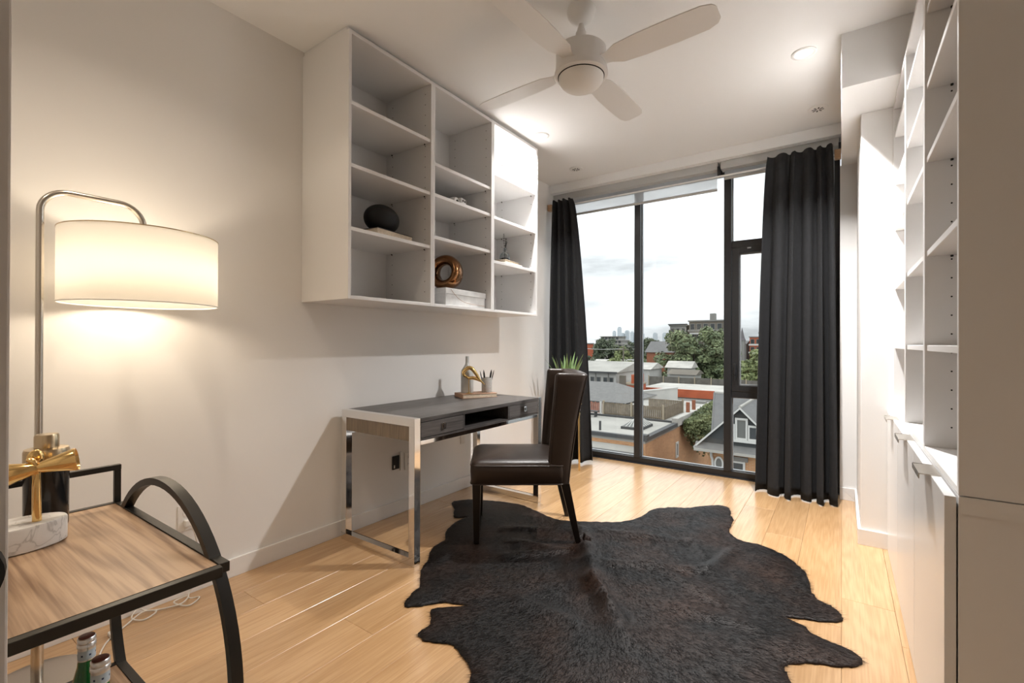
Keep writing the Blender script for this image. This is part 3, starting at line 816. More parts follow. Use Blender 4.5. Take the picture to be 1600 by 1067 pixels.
creases = [((-1.31, 2.60), (-0.98, 2.10), 0.018, 0.05), ((-0.98, 2.10), (-0.70, 1.75), 0.02, 0.05), ((-1.48, 2.05), (-1.16, 2.40), 0.013, 0.03), ((-1.10, 2.25), (-0.55, 2.52), 0.012, 0.03), ((-1.18, 2.68), (-0.75, 2.80), 0.010, 0.03), ((-0.72, 2.85), (-0.60, 2.68), 0.010, 0.025),
           ((-0.50, 2.85), (-0.55, 2.52), 0.012, 0.03), ((-1.0, 2.08), (-0.80, 1.88), 0.014, 0.028), ((-1.30, 2.30), (-1.55, 2.22), 0.009, 0.03), ((-0.9, 2.45), (-0.45, 2.25), 0.009, 0.03), ((-1.2, 1.75), (-0.9, 1.72), 0.009, 0.04), ((-0.62, 2.1), (-0.3, 2.12), 0.010, 0.035), ((-1.7, 2.35), (-1.5, 2.5), 0.008, 0.035)]
def hide_z(px, py):
    z = 0.007
    for (ax, ay), (bx_, by_), h, w in creases:
        dx, dy = bx_ - ax, by_ - ay
        t_ = max(0, min(1, ((px - ax) * dx + (py - ay) * dy) / (dx * dx + dy * dy)))
        d2 = (px - ax - t_ * dx) ** 2 + (py - ay - t_ * dy) ** 2
        z += h * 1.7 * math.exp(-d2 / (w * w)) * (0.4 + 0.6 * math.sin(PI * (0.15 + 0.7 * t_)))
    z += 0.0025 * (math.sin(px * 9 + 3 * math.sin(py * 5)) + math.sin(py * 8 + 2 * math.sin(px * 7)) + 2)
    return z
pts2, n_o = list(ol), len(ol)
g = 0.026
ix = -2.32
while ix < 0.08:
    iy = 1.1
    while iy < 3.63:
        px, py = ix + rr_.uniform(-0.006, 0.006), iy + rr_.uniform(-0.006, 0.006)
        if inside(px, py) and edge_dist(px, py) > 0.014: pts2.append(Vector((px, py)))
        iy += g
    ix += g
res = delaunay_2d_cdt(pts2, [(i, (i + 1) % n_o) for i in range(n_o)], [], 1, 1e-6)
HC = (-1.0, 2.2, 0)
vz = []
for q in res[0]:
    e = min(1, edge_dist(q.x, q.y) / 0.10)
    z = 0.0055 + (hide_z(q.x, q.y) - 0.0055) * e
    for lx, ly in ((-0.285, -0.225), (-0.285, 0.225), (0.30, -0.225)):
        ca, sa_ = math.cos(math.radians(36.4)), math.sin(math.radians(36.4))
        wx, wy = -1.618 + lx * ca - ly * sa_, 2.440 + lx * sa_ + ly * ca
        if (q.x - wx) ** 2 + (q.y - wy) ** 2 < 0.07 ** 2: z = min(z, 0.012)
    vz.append((q.x, q.y, z))
hide_root = thing('cowhide_rug', 'dark brown cowhide rug spread under the chair', 'rug', HC)

m, n, l, b = new_mat('cowhide')
tc = n.new('ShaderNodeTexCoord')
t1 = n.new('ShaderNodeTexNoise'); t1.inputs['Scale'].default_value = 3.2; t1.inputs['Detail'].default_value = 6
l.new(tc.outputs['Object'], t1.inputs['Vector'])
r = n.new('ShaderNodeValToRGB'); e_ = r.color_ramp.elements
e_[0].position = 0.42; e_[0].color = (0.004, 0.003, 0.0028, 1); e_[1].position = 0.72; e_[1].color = (0.026, 0.0105, 0.005, 1)
l.new(t1.outputs['Fac'], r.inputs['Fac']); l.new(r.outputs['Color'], b.inputs['Base Color'])
b.inputs['Roughness'].default_value = 0.5
b.inputs['Specular IOR Level'].default_value = 0.26
t2 = n.new('ShaderNodeTexNoise'); t2.inputs['Scale'].default_value = 160; t2.inputs['Detail'].default_value = 3
l.new(tc.outputs['Object'], t2.inputs['Vector'])
bp = n.new('ShaderNodeBump'); bp.inputs['Strength'].default_value = 0.6; bp.inputs['Distance'].default_value = 0.004
l.new(t2.outputs['Fac'], bp.inputs['Height']); l.new(bp.outputs['Normal'], b.inputs['Normal'])
M['hide'] = m
hb = B(HC).add(vz, [tuple(f) for f in res[2]])
hide = hb.build('hide', 'hide', hide_root, smooth=True)
md = hide.modifiers.new('thickness', 'SOLIDIFY'); md.thickness = 0.004; md.offset = -1
# short hair lying away from the spine
fb_v, fb_f = [], []
rf = random.Random(9)
sa, sb = Vector((-1.32, 2.62)), Vector((-0.6, 1.55))
sd = (sb - sa).normalized()
tris = res[2]
areas = []
acc = 0
for f in tris:
    a, b_, c_ = (res[0][i] for i in f[:3])
    acc += abs((b_ - a).cross(c_ - a)) / 2
    areas.append(acc)
for k in range(42000):
    f = tris[bisect.bisect(areas, rf.uniform(0, acc)) if k else 0]
    a, b_, c_ = (Vector(vz[i]) for i in f[:3])
    u_, w_ = rf.random(), rf.random()
    if u_ + w_ > 1: u_, w_ = 1 - u_, 1 - w_
    p = a + (b_ - a) * u_ + (c_ - a) * w_
    q = Vector((p.x, p.y)) - sa
    off = q - sd * q.dot(sd)
    dv = (off.normalized() * min(1, off.length * 2.0) + sd * 0.55 + Vector((rf.uniform(-0.45, 0.45), rf.uniform(-0.45, 0.45))))
    dv.normalize()
    L = rf.uniform(0.014, 0.032)
    d3 = Vector((dv.x, dv.y, rf.uniform(0.04, 0.24))).normalized()
    s3 = Vector((-dv.y, dv.x, 0)) * rf.uniform(0.0007, 0.0014)
    i0 = len(fb_v)
    fb_v += [tuple(p - s3 - Vector(HC)), tuple(p + s3 - Vector(HC)), tuple(p + d3 * L - Vector(HC))]
    fb_f.append((i0, i0 + 1, i0 + 2))
me = bpy.data.meshes.new('fur'); me.from_pydata(fb_v, [], fb_f); me.materials.append(mat('cowhide_hair', (0.0060, 0.0027, 0.0016), 0.5, var=0.9, vscale=3.2, spec=0.12))
fur = bpy.data.objects.new('fur', me); COL.objects.link(fur); fur.parent = hide_root; fur['kind'] = 'stuff'

# ------------------------------------------------------------------ right hand wall: open bookcase over base cabinets
RX0, RX1 = 0.237, RW - 0.001
RY = [1.59, 2.1935, 2.797, 3.3995]
RS = (2.337, 2.071, 1.815, 1.486, 1.157)
G2 = 'open bookcase units above the base cabinets'
G3 = 'white base cabinets under the bookcase'
lab_u = ('empty white bookcase unit with the tall blank side panel', 'empty white bookcase unit between two others above the cabinets', 'empty white bookcase unit standing against the pier')
lab_b = ('white base cabinet with the exposed end, below the blank side panel', 'white base cabinet between the two other base cabinets', 'white base cabinet standing against the pier')
for i in range(3):
    open_unit('bookcase_unit', lab_u[i], 'bookcase', RX0, RX1, RY[i], RY[i + 1], 0.786, 2.495, RS, RX0, 0.0, G2)
    ya, yb = RY[i], RY[i + 1]
    c = ((RX0 + RX1) / 2, (ya + yb) / 2, 0)
    t = thing('base_cabinet', lab_b[i], 'cabinet', c, 0, G3)
    bb = B(c).box(RX0, RX1, ya, ya + T, 0.0005, 0.784).box(RX0, RX1, yb - T, yb, 0.0005, 0.784).box(RX0, RX1, ya + T, yb - T, 0.745, 0.784).box(RX0, RX1, ya + T, yb - T, 0.0005, 0.07).box(RX1 - 0.01, RX1, ya + T, yb - T, 0.07, 0.745)
    bb.build('cabinet_body', 'white', t, bevel=0.001, segs=1)
    if i == 0:
        B(c).box(RX0, RX1, ya - 0.004, ya, 0.742, 0.7835).build('edge_strip', 'white', t)
    dr = B(c).box(0.211, 0.2335, ya + 0.002, yb - 0.002, 0.006, 0.781).build('door', 'white_gloss', t, bevel=0.001, segs=1)
    ym = (ya + yb) / 2 - 0.01
    hb = B(c).box(0.186, 0.2335, ym - 0.075, ym + 0.075, 0.7812, 0.7842).box(0.183, 0.186, ym - 0.075, ym + 0.075, 0.768, 0.7842)
    hb.build('handle', 'nickel', dr, bevel=0.0008, segs=1)['label'] = 'satin metal edge pull'

# ------------------------------------------------------------------ door leaf beside the camera
c = (-0.62, BW, 0)
D = struct(B(c).box(-0.641, -0.601, BW + 0.02, 0.084, 0.008, 2.04).build('door_1', 'trim', None, bevel=0.002), 'pale painted open door with black knob')
D.location = c
B(c).lathe([(0.001, 0), (0.026, 0.0005), (0.026, 0.006), (0.011, 0.010), (0.011, 0.022), (0.022, 0.028), (0.0295, 0.040), (0.027, 0.052), (0.012, 0.060), (0.001, 0.061)], (-0.601, 0.048, 0.975), 28, 'x').build('door_handle', 'black_matte', D, smooth=True)
bb = B().box(-0.63, -0.60, BW - 0.1, BW + 0.012, 0, 2.06).box(0.27, 0.30, BW - 0.1, BW + 0.012, 0, 2.06).box(-0.60, 0.27, BW - 0.1, BW + 0.012, 2.03, 2.06)
struct(bb.build('trim_3', 'trim'), 'painted door casing')

# ------------------------------------------------------------------ ceiling fan at rest
FX, FY = -1.04, 2.056
c = (FX, FY, CZ)
t = thing('ceiling_fan', 'white ceiling fan with drum motor and frosted bowl', 'ceiling fan', c)
B().lathe([(0.068, 0), (0.070, -0.006), (0.064, -0.035), (0.045, -0.062), (0.020, -0.072), (0.001, -0.073)], seg=32).build('canopy', 'fan', t, smooth=True)
B().lathe([(0.012, -0.073), (0.022, -0.112), (0.026, -0.116), (0.026, -0.138), (0.020, -0.142), (0.012, -0.143)], seg=24).build('hanger_collar', 'fan', t, smooth=True)
B().lathe([(0.011, -0.06), (0.011, -0.20)], seg=16).build('downrod', 'fan', t, smooth=True)
B().lathe([(0.010, -0.186), (0.060, -0.190), (0.114, -0.196), (0.121, -0.204), (0.122, -0.285), (0.124, -0.300), (0.128, -0.312), (0.129, -0.325), (0.120, -0.331), (0.113, -0.331), (0.113, -0.326)], seg=40, caps=False).build('motor_housing', 'fan', t, smooth=True)
B().lathe([(0.1125, -0.326), (0.1125, -0.3315), (0.06, -0.332), (0.001, -0.332)], seg=40).build('shadow_ring', 'hole', t)
bowl = [(0.109 * math.cos(a), -0.334 - 0.066 * math.sin(a)) for a in [i * PI / 2 / 10 for i in range(10)]] + [(0.001, -0.400)]
B().lathe(bowl, seg=40).build('glass_bowl', 'lens', t, smooth=True)
for a in (87, 177, 267, 357):
    q = math.radians(a); ux, uy = math.cos(q), math.sin(q)
    bb = B(); rings = []
    for s_, w in ((0.105, 0.030), (0.15, 0.036), (0.20, 0.060), (0.30, 0.068), (0.45, 0.070), (0.58, 0.066), (0.62, 0.052), (0.635, 0.030)):
        ring = []
        for k, dz in ((-w, 0.012), (w, -0.012), (w, -0.017), (-w, 0.007)):
            ring.append((ux * s_ - uy * k, uy * s_ + ux * k, -0.285 + dz * w / 0.07))
        rings.append(ring)
    bb.rings(rings).build('blade', 'fan', t, bevel=0.001, segs=1)

# ------------------------------------------------------------------ recessed downlights: lens is the lamp
G4 = 'recessed downlights in the ceiling'
def downlight(x, y, label, power=DOWNLIGHT_W, tilt=0):
    c = (x, y, CZ)
    t = thing('downlight', label, 'downlight', c, 0, G4)
    B().lathe([(0.062, 0.0), (0.062, -0.004), (0.056, -0.007), (0.046, -0.006), (0.043, -0.002), (0.043, 0.0)], seg=36, caps=False).build('trim_ring', 'plastic', t, smooth=True)
    em = bpy.data.materials.get('lit_lens')
    if em is None:
        em = bpy.data.materials.new('lit_lens'); em.use_nodes = True
        bs = em.node_tree.nodes['Principled BSDF']
        bs.inputs['Emission Color'].default_value = (1.0, 0.90, 0.76, 1); bs.inputs['Emission Strength'].default_value = 2.5
    B().lathe([(0.0005, -0.0015), (0.043, -0.0015), (0.043, -0.0005), (0.0005, -0.0005)], seg=30).build('lens', em, t)
    ld = bpy.data.lights.new('downlight_lamp', 'AREA'); ld.shape = 'DISK'; ld.size = 0.085; ld.spread = math.radians(125)
    ld.energy = power; ld.color = (1.0, 0.98, 0.96) if power > 20 else (1.0, 0.85, 0.68)
    lo = bpy.data.objects.new('downlight_lamp', ld); COL.objects.link(lo); lo.parent = t
    lo.location = (0, 0, -0.008)
    return t
downlight(-0.175, 3.075, 'lit recessed downlight next to the dropped ceiling box', DOWNLIGHT_W * 1.2)
downlight(-1.930, 3.134, 'lit recessed downlight beside the wall shelf unit', DOWNLIGHT_W * 0.5)
downlight(-1.60, 0.60, 'added unseen fill downlight over the bar cart and floor lamp', ENTRY_FILL_W)  # added out of view to brighten the near end of the room
downlight(-1.60, -0.40, 'added unseen fill downlight over the entrance end of the room', ENTRY_FILL_W)  # second added fill lamp, behind the camera
def vent(x, y, label):
    c = (x, y, CZ)
    t = thing('ceiling_vent', label, 'vent', c, 0, 'round ceiling vents')
    B().lathe([(0.062, 0.0), (0.062, -0.003), (0.055, -0.006), (0.0005, -0.006)], seg=36, caps=False).build('vent_plate', 'plastic', t, smooth=True)
    for k in range(8):
        q = k * PI / 4 + 0.2
        ux, uy = math.cos(q), math.sin(q)
        pts = [(ux * s_ - uy * w, uy * s_ + ux * w) for s_, w in ((0.010, -0.002), (0.036, -0.005), (0.036, 0.005), (0.010, 0.002))]
        B().rings([[(a, b_, -0.0058) for a, b_ in pts], [(a, b_, -0.0068) for a, b_ in pts]]).build('slot', 'hole', t)
vent(-0.137, 3.86, 'round slotted ceiling vent near the dropped ceiling box')
vent(-2.03, 3.916, 'round slotted ceiling vent near the shelf unit and window')

# ------------------------------------------------------------------ wall outlets
def outlet(y, z, label, plug=False):
    c = (LW, y, z)
    t = thing('wall_outlet', label, 'outlet', c)
    B().box(0.0005, 0.006, -0.036, 0.036, -0.059, 0.059).build('face_plate', 'plastic', t, bevel=0.002)
    for zz in (0.022, -0.022):
        s_ = B().lathe([(0.0165, 0.006), (0.0165, 0.008), (0.001, 0.0081)], (0, 0, zz), 20, 'x').build('socket', 'plastic', t)
        for yy, h in ((-0.006, 0.009), (0.006, 0.007)):
            B().box(0.0079, 0.0086, yy - 0.0013, yy + 0.0013, zz - h / 2 + 0.002, zz + h / 2 + 0.002).build('slot', 'hole', s_)
    return t
outlet(0.909, 0.352, 'white wall outlet with the lamp plug beside the bar cart')
outlet(2.262, 0.340, 'white wall outlet beneath the desk')
c = (LW, 2.145, 0.350)
t = thing('wall_box', 'open black wall box beside the outlet beneath the desk', 'wall box', c)
B().box(0.0005, 0.010, -0.028, 0.028, -0.045, 0.045).build('box_rim', 'hole', t, bevel=0.002)
B().box(0.010, 0.012, -0.020, -0.012, -0.035, -0.015).build('wire_end', 'plastic', t)
B().box(0.0005, 0.014, 0.036, 0.050, -0.062, 0.064).build('loose_plate', 'plastic', t, bevel=0.002)
c = (LW, 2.83, 0.42)
t = thing('data_plate', 'narrow white blank plate on the wall behind the chair', 'wall plate', c)
B().box(0.0005, 0.006, -0.024, 0.024, -0.06, 0.06).build('face_plate', 'plastic', t, bevel=0.002)
B().lathe([(0.0025, 0.006), (0.0025, 0.007), (0.0005, 0.0071)], (0, 0, 0.045), 10, 'x').build('screw', 'nickel', t)

# ------------------------------------------------------------------ floor lamp with drum shade
LX, LY = -2.20, 0.375
c = (LX, LY, 0)
t = thing('floor_lamp', 'brushed nickel arc floor lamp with lit white drum shade', 'lamp', c)
B().lathe([(0.001, 0.0005), (0.150, 0.0006), (0.152, 0.004), (0.150, 0.016), (0.145, 0.0185), (0.03, 0.0195), (0.001, 0.0196)], seg=56).build('base', 'nickel', t, smooth=True)
B().lathe([(0.016, 0.019), (0.016, 0.30), (0.0155, 0.302), (0.013, 0.3025)], seg=24, caps=False).build('sleeve', 'nickel', t, smooth=True)
SY = 0.285
pp = [(0, 0, 0.02), (0, 0, 1.60)]
for i in range(1, 9):
    a = PI / 2 * i / 8
    pp.append((0, 0.075 - 0.075 * math.cos(a), 1.60 + 0.075 * math.sin(a)))
for i in range(0, 9):
    a = PI / 2 * i / 8
    pp.append((0, SY - 0.075 + 0.075 * math.sin(a), 1.60 + 0.075 * math.cos(a)))
pp.append((0, SY, 1.49))
B().tube(pp, 0.0105, 16).build('pole', 'nickel', t, smooth=True)
R0 = 0.243
sh = B().lathe([(R0, 1.300), (R0, 1.565)], (0, SY, 0), 72, caps=False).build('lamp_shade', 'shade', t, smooth=True, solid=0.0012)
B().tube([(R0 * math.cos(i * PI / 36), SY + R0 * math.sin(i * PI / 36), 1.3015) for i in range(72)], 0.0022, 6, closed=True).build('shade_rim', 'plastic', sh, smooth=True)
B().tube([(R0 * math.cos(i * PI / 36), SY + R0 * math.sin(i * PI / 36), 1.5635) for i in range(72)], 0.0022, 6, closed=True).build('shade_rim', 'champagne', sh, smooth=True)
bb = B()
for k in range(3):
    q = k * 2 * PI / 3 + 0.4
    bb.tube([(0.012 * math.cos(q), SY + 0.012 * math.sin(q), 1.53), (R0 * math.cos(q), SY + R0 * math.sin(q), 1.555)], 0.002, 6)
bb.build('shade_spider', 'nickel', sh)
B().lathe([(0.012, 1.47), (0.018, 1.472), (0.018, 1.51), (0.012, 1.512)], (0, SY, 0), 20).build('bulb_socket', 'nickel', t, smooth=True)
bm_ = bpy.data.materials.new('lit_bulb'); bm_.use_nodes = True
bs = bm_.node_tree.nodes['Principled BSDF']
bs.inputs['Emission Color'].default_value = (1.0, 0.82, 0.58, 1); bs.inputs['Emission Strength'].default_value = 8
B().ellipsoid((0, SY, 1.440), (0.028, 0.028, 0.034), 20, 12).build('bulb', bm_, t, smooth=True)
ld = bpy.data.lights.new('floor_lamp_bulb', 'POINT'); ld.energy = BULB_W; ld.color = (1.0, 0.84, 0.64); ld.shadow_soft_size = 0.06
lo = bpy.data.objects.new('floor_lamp_bulb', ld); COL.objects.link(lo); lo.parent = t; lo.location = (0.0, SY, 1.405)

# lamp cord from the outlet along the baseboard
c = (-2.40, 0.8, 0.0)
t = thing('lamp_cord', 'pale lamp cord tangled along the baseboard with inline switch', 'cord', c)
pth = catmull([(LW + 0.024, 0.909, 0.330), (LW + 0.034, 0.925, 0.30), (LW + 0.032, 0.945, 0.20), (LW + 0.03, 0.945, 0.08), (LW + 0.05, 0.90, 0.006), (LW + 0.09, 0.93, 0.005), (LW + 0.13, 0.87, 0.006), (LW + 0.06, 0.84, 0.012), (LW + 0.05, 0.90, 0.012), (LW + 0.10, 0.85, 0.012),
               (LW + 0.045, 0.76, 0.006), (LW + 0.035, 0.72, 0.03), (LW + 0.06, 0.69, 0.012), (LW + 0.10, 0.72, 0.006), (LW + 0.08, 0.77, 0.012), (LW + 0.05, 0.73, 0.016), (LW + 0.09, 0.66, 0.006), (LW + 0.14, 0.60, 0.004), (LW + 0.20, 0.56, 0.004), (-2.13, 0.50, 0.004), (-2.15, 0.475, 0.004)], 7)
B(c).tube(pth, 0.0030, 8).build('cord', 'cord', t, smooth=True)
B(c).box(LW + 0.0085, LW + 0.030, 0.896, 0.922, 0.315, 0.345).build('plug', 'plastic', t, bevel=0.004)
bb = B(c); bb.box(LW + 0.105, LW + 0.155, 0.600, 0.622, 0.0005, 0.018)
bb.build('inline_switch', 'plastic', t, bevel=0.004)

# ------------------------------------------------------------------ bar cart (long side along the wall, hoop ends)
KX0, KX1, KY0, KY1, KZ = -1.795, -1.100, -0.42, 0.482, 0.674
KC, KR, KCZ = -1.4445, 0.3915, 0.4015
c = ((KX0 + KX1) / 2, (KY0 + KY1) / 2, 0)
t = thing('bar_cart', 'black metal bar cart with hoop ends and walnut shelves', 'bar cart', c)
for y in (KY1, KY0):
    hoop = [(KC + KR * math.sin(i * PI / 36), y, KCZ + KR * math.cos(i * PI / 36)) for i in range(72)]
    B(c).tube(hoop, 0, flat=(0.018, 0.024), closed=True).build('hoop', 'cart_metal', t, smooth=True)
def shelf_frame(z, x0, x1, wood_t=0.014):
    fr = B(c)
    for q in ((x0 + 0.008, x1 - 0.008, KY1 - 0.011, KY1 + 0.011), (x0 + 0.008, x1 - 0.008, KY0 - 0.011, KY0 + 0.011), (x0 - 0.010, x0 + 0.008, KY0 + 0.011, KY1 - 0.011), (x1 - 0.008, x1 + 0.010, KY0 + 0.011, KY1 - 0.011)):
        fr.box(*q, z - 0.020, z + 0.002)
    f_ = fr.build('shelf_frame', 'cart_metal', t, bevel=0.001, segs=1)
    B(c).box(x0 + 0.009, x1 - 0.009, KY0 + 0.012, KY1 - 0.012, z - 0.014, z).build('shelf_board', 'walnut', f_)
shelf_frame(KZ, KX0, KX1)
shelf_frame(0.197, KX0 + 0.018, KX1 - 0.020)
rail = [(KX0 - 0.004, KY1 - 0.006, KZ), (KX0 - 0.004, KY1 - 0.002, KZ + 0.082), (KX0 - 0.004, KY0 + 0.002, KZ + 0.082), (KX0 - 0.004, KY0 + 0.006, KZ)]
bb = B(c).box(KX0 - 0.012, KX0 + 0.002, KY1 - 0.012, KY1 + 0.004, KZ, KZ + 0.098).box(KX0 - 0.012, KX0 + 0.004, KY0 - 0.002, KY0 + 0.012, KZ, KZ + 0.098).box(KX0 - 0.012, KX0 + 0.004, KY0 - 0.002, KY1 + 0.004, KZ + 0.098, KZ + 0.114)
bb.build('back_rail', 'cart_metal', t, bevel=0.001, segs=1)

# cocktail shaker
z0 = KZ + 0.0007
o_c = (-1.705, 0.306, z0)
t = thing('cocktail_shaker', 'black cocktail shaker with gold shoulder and cap', 'shaker', o_c)
B().lathe([(0.002, 0), (0.042, 0.0005), (0.0435, 0.004), (0.0445, 0.168)], seg=40).build('body', 'black_gloss', t, smooth=True)
B().lathe([(0.0449, 0.167), (0.0449, 0.199), (0.043, 0.206), (0.026, 0.209), (0.002, 0.2091)], seg=40).build('strainer', 'champagne', t, smooth=True)
B().lathe([(0.0245, 0.208), (0.0245, 0.238), (0.0225, 0.2425), (0.002, 0.243)], seg=36).build('cap', 'champagne', t, smooth=True)
# marble stand with gold bar tools
o_c = (-1.582, 0.227, z0)
t = thing('bar_tool_stand', 'white marble bar tool stand on the cart', 'stand', o_c)
prof = [(0.94, 0), (1.0, 0.002), (1.0, 0.040), (0.97, 0.043)]
rings = [[(0.057 * k * math.cos(2 * PI * j / 44), 0.095 * k * math.sin(2 * PI * j / 44), z * 1.35) for j in range(44)] for k, z in prof]
B().rings(rings).build('marble_base', 'marble', t, smooth=True)
# jigger hung on its post
zt = z0 + 0.0583
def post(x, y, h, label, name):
    r = thing(name, label, 'bar tool', (x, y, zt))
    r.scale = (1.35, 1.35, 1.35)
    return r
jx, jy = -1.566, 0.265
t = post(jx, jy, 0, 'gold double jigger resting across the marble stand', 'jigger')
B().tube([(0, 0, 0.0003), (0.002, 0, 0.085)], [0.0065, 0.0042], 14).build('handle', 'gold', t, smooth=True)
B().tube(catmull([(0.002, 0, 0.083), (0.004, -0.004, 0.104), (-0.004, -0.012, 0.110)], 5), [0.0042] * 10 + [0.003], 10).build('hook', 'gold', t, smooth=True)
ax = Vector((0.30, 0.93, 0.16)).normalized()
def cone_part(name, r0, r1, L, sgn, inner):
    a = ax * sgn
    s1 = a.cross(Vector((0, 0, 1))).normalized(); s2 = a.cross(s1)
    o_ = Vector((0.004, 0, 0.094))
    rg = []
    for d_, r_ in ((0.0, r0 * 0.75), (0.004, r0), (L * 0.93, r1), (L, r1 * 0.98), (L, r1 * 0.93), (0.010, r0 * 0.6)):
        rg.append([tuple(o_ + a * d_ + s1 * (r_ * math.cos(2 * PI * j / 28)) + s2 * (r_ * math.sin(2 * PI * j / 28))) for j in range(28)])
    B().rings(rg).build(name, 'gold', t, smooth=True)
cone_part('large_cup', 0.0095, 0.0205, 0.052, 1, 0)
cone_part('small_cup', 0.0095, 0.0195, 0.044, -1, 0)
t = post(-1.617, 0.270, 0, 'slim gold bar spoon standing in the marble stand', 'bar_spoon')
B().tube([(0, 0, 0.0003), (0.001, 0, 0.095)], 0.0045, 12).build('handle', 'gold', t, smooth=True)
B().ellipsoid((0.001, 0, 0.105), (0.006, 0.012, 0.015), 16, 10).build('bowl', 'gold', t, smooth=True)
t = post(-1.573, 0.178, 0, 'gold tongs with ridged top standing in the marble stand', 'ice_tongs')
for s_ in (-1, 1):
    B().tube(catmull([(0, 0.003 * s_, 0.0003), (0, 0.006 * s_, 0.05), (0, 0.008 * s_, 0.09), (0.002, 0.010 * s_, 0.115)], 5), 0.0032, 8).build('arm', 'gold', t, smooth=True)

# sparkling water bottles on the lower shelf
def water_bottle(x, y, lab):
    zb = 0.1978
    r = thing('water_bottle', lab, 'bottle', (x, y, zb), random.uniform(0, 6), 'green water bottles on the lower cart shelf')
    h = 0.300
    B().lathe([(0.002, 0), (0.036, 0.0005), (0.039, 0.006), (0.039, 0.120), (0.036, 0.150), (0.024, 0.205), (0.0165, 0.235), (0.0150, h - 0.046)], seg=36).build('glass_body', 'green_glass', r, smooth=True)
    B().lathe([(0.0395, 0.030), (0.0397, 0.031), (0.0397, 0.100), (0.0395, 0.101)], seg=36, caps=False).build('label', 'label_blue', r, smooth=True)
    fo = B().lathe([(0.0157, h - 0.050), (0.0155, h - 0.022), (0.0170, h - 0.021), (0.0170, h - 0.013), (0.0160, h - 0.012), (0.0165, h - 0.003), (0.0150, h - 0.001), (0.0140, h)], seg=36, caps=False).build('foil_neck', 'foil', r, smooth=True)
    B().lathe([(0.01585, h - 0.047), (0.01572, h - 0.027)], seg=36, caps=False).build('neck_label', 'label_blue', fo, smooth=True)
    for k in range(7):
        q = 2 * PI * k / 7
        pts = [(0.0159 * math.cos(q + d_), 0.0159 * math.sin(q + d_), h - 0.039 + z) for d_, z in ((-0.12, 0), (0.12, 0), (0.12, 0.004), (-0.12, 0.004))]
        B().add(pts, [(0, 1, 2, 3)]).build('print_mark', 'label_ink', fo)
    B().lathe([(0.0145, h - 0.002), (0.0145, h + 0.0005), (0.012, h + 0.0012), (0.0005, h + 0.0013)], seg=30, caps=False).build('cap_top', 'cap_red', r, smooth=True)
water_bottle(-1.390, 0.3166, 'green glass water bottle next to the lamp base, behind its twin')
water_bottle(-1.269, 0.311, 'green glass water bottle next to the front rail of the cart')

# ------------------------------------------------------------------ outside: the view from an upper floor, ground about 11 m below
GZ = -11.0
M['asphalt'] = mat('lane_asphalt', (0.16, 0.16, 0.16), 0.9, var=0.3, vscale=0.4)
M['roof_grey'] = mat('pale_roof_membrane', (0.31, 0.295, 0.265), 0.85, var=0.16, vscale=0.5)
M['roof_light'] = mat('light_gravel_roof', (0.39, 0.37, 0.335), 0.9, var=0.2, vscale=0.8)
M['roof_dark'] = mat('dark_flashing', (0.05, 0.05, 0.05), 0.7)
M['shingle'] = mat('grey_shingles', (0.15, 0.145, 0.138), 0.9, var=0.12, vscale=3)
M['siding'] = mat('charcoal_siding', (0.035, 0.038, 0.038), 0.7, var=0.12, vscale=2)
M['slate'] = mat('grey_slate_roof', (0.118, 0.115, 0.112), 0.8, var=0.12, vscale=2)
M['brick_tan'] = brick('tan_brick', (0.50, 0.255, 0.115), (0.40, 0.18, 0.08), (0.42, 0.31, 0.2))
M['brick_red'] = brick('orange_red_brick', (0.30, 0.10, 0.045), (0.24, 0.075, 0.035), (0.25, 0.13, 0.09))
M['red_wall'] = mat('orange_red_wall', (0.36, 0.085, 0.035), 0.85, var=0.15, vscale=1)
M['white_wall'] = mat('white_rendered_wall', (0.42, 0.41, 0.385), 0.9, var=0.08, vscale=0.6)
M['bwhite'] = mat('white_window_trim', (0.5, 0.49, 0.46), 0.6)
M['dark_pane'] = mat('dark_window_pane', (0.035, 0.04, 0.042), 0.15)
M['grey_pane'] = mat('grey_curtained_pane', (0.12, 0.12, 0.11), 0.3)
M['fence_wood'] = mat('weathered_fence_wood', (0.17, 0.135, 0.095), 0.9, var=0.25, vscale=3)
M['fence_grey'] = mat('grey_fence_wood', (0.12, 0.11, 0.095), 0.9, var=0.25, vscale=2)
M['fence_red'] = mat('red_stained_wood', (0.26, 0.11, 0.075), 0.9, var=0.3, vscale=3)
M['pale_wood'] = mat('pale_post_wood', (0.30, 0.25, 0.18), 0.9)
M['tower'] = mat('haze_pale_tower', (0.50, 0.545, 0.57), 0.4, var=0.05, vscale=0.02)  # pale blue-grey stands in for distance haze
M['tower2'] = mat('haze_grey_tower', (0.44, 0.475, 0.495), 0.5, var=0.05, vscale=0.02)  # haze mixed into this grey as well
M['conc'] = mat('grey_concrete', (0.20, 0.195, 0.18), 0.9, var=0.15, vscale=0.2)
M['conc_brown'] = mat('brown_block_wall', (0.14, 0.12, 0.095), 0.9, var=0.2, vscale=0.2)
M['leaf1'] = leafmat('maple_leaves', (0.06, 0.085, 0.035), (0.19, 0.225, 0.105))
M['leaf2'] = leafmat('yellow_green_leaves', (0.09, 0.115, 0.035), (0.23, 0.26, 0.10))
M['leaf3'] = leafmat('dark_leaves', (0.05, 0.065, 0.04), (0.13, 0.15, 0.085))
M['ivy'] = leafmat('ivy_leaves', (0.04, 0.06, 0.02), (0.17, 0.19, 0.075))
M['bark'] = mat('bark', (0.05, 0.04, 0.03), 0.95)
M['copper_sp'] = mat('grey_spire_slate', (0.11, 0.10, 0.105), 0.8)

tag(B().box(-1200, 900, 8, 2500, GZ - 0.5, GZ).build('city_ground', 'asphalt', None, loc=(0, 100, GZ)), 'grey ground of lanes and yards far below', 'ground')['kind'] = 'structure'

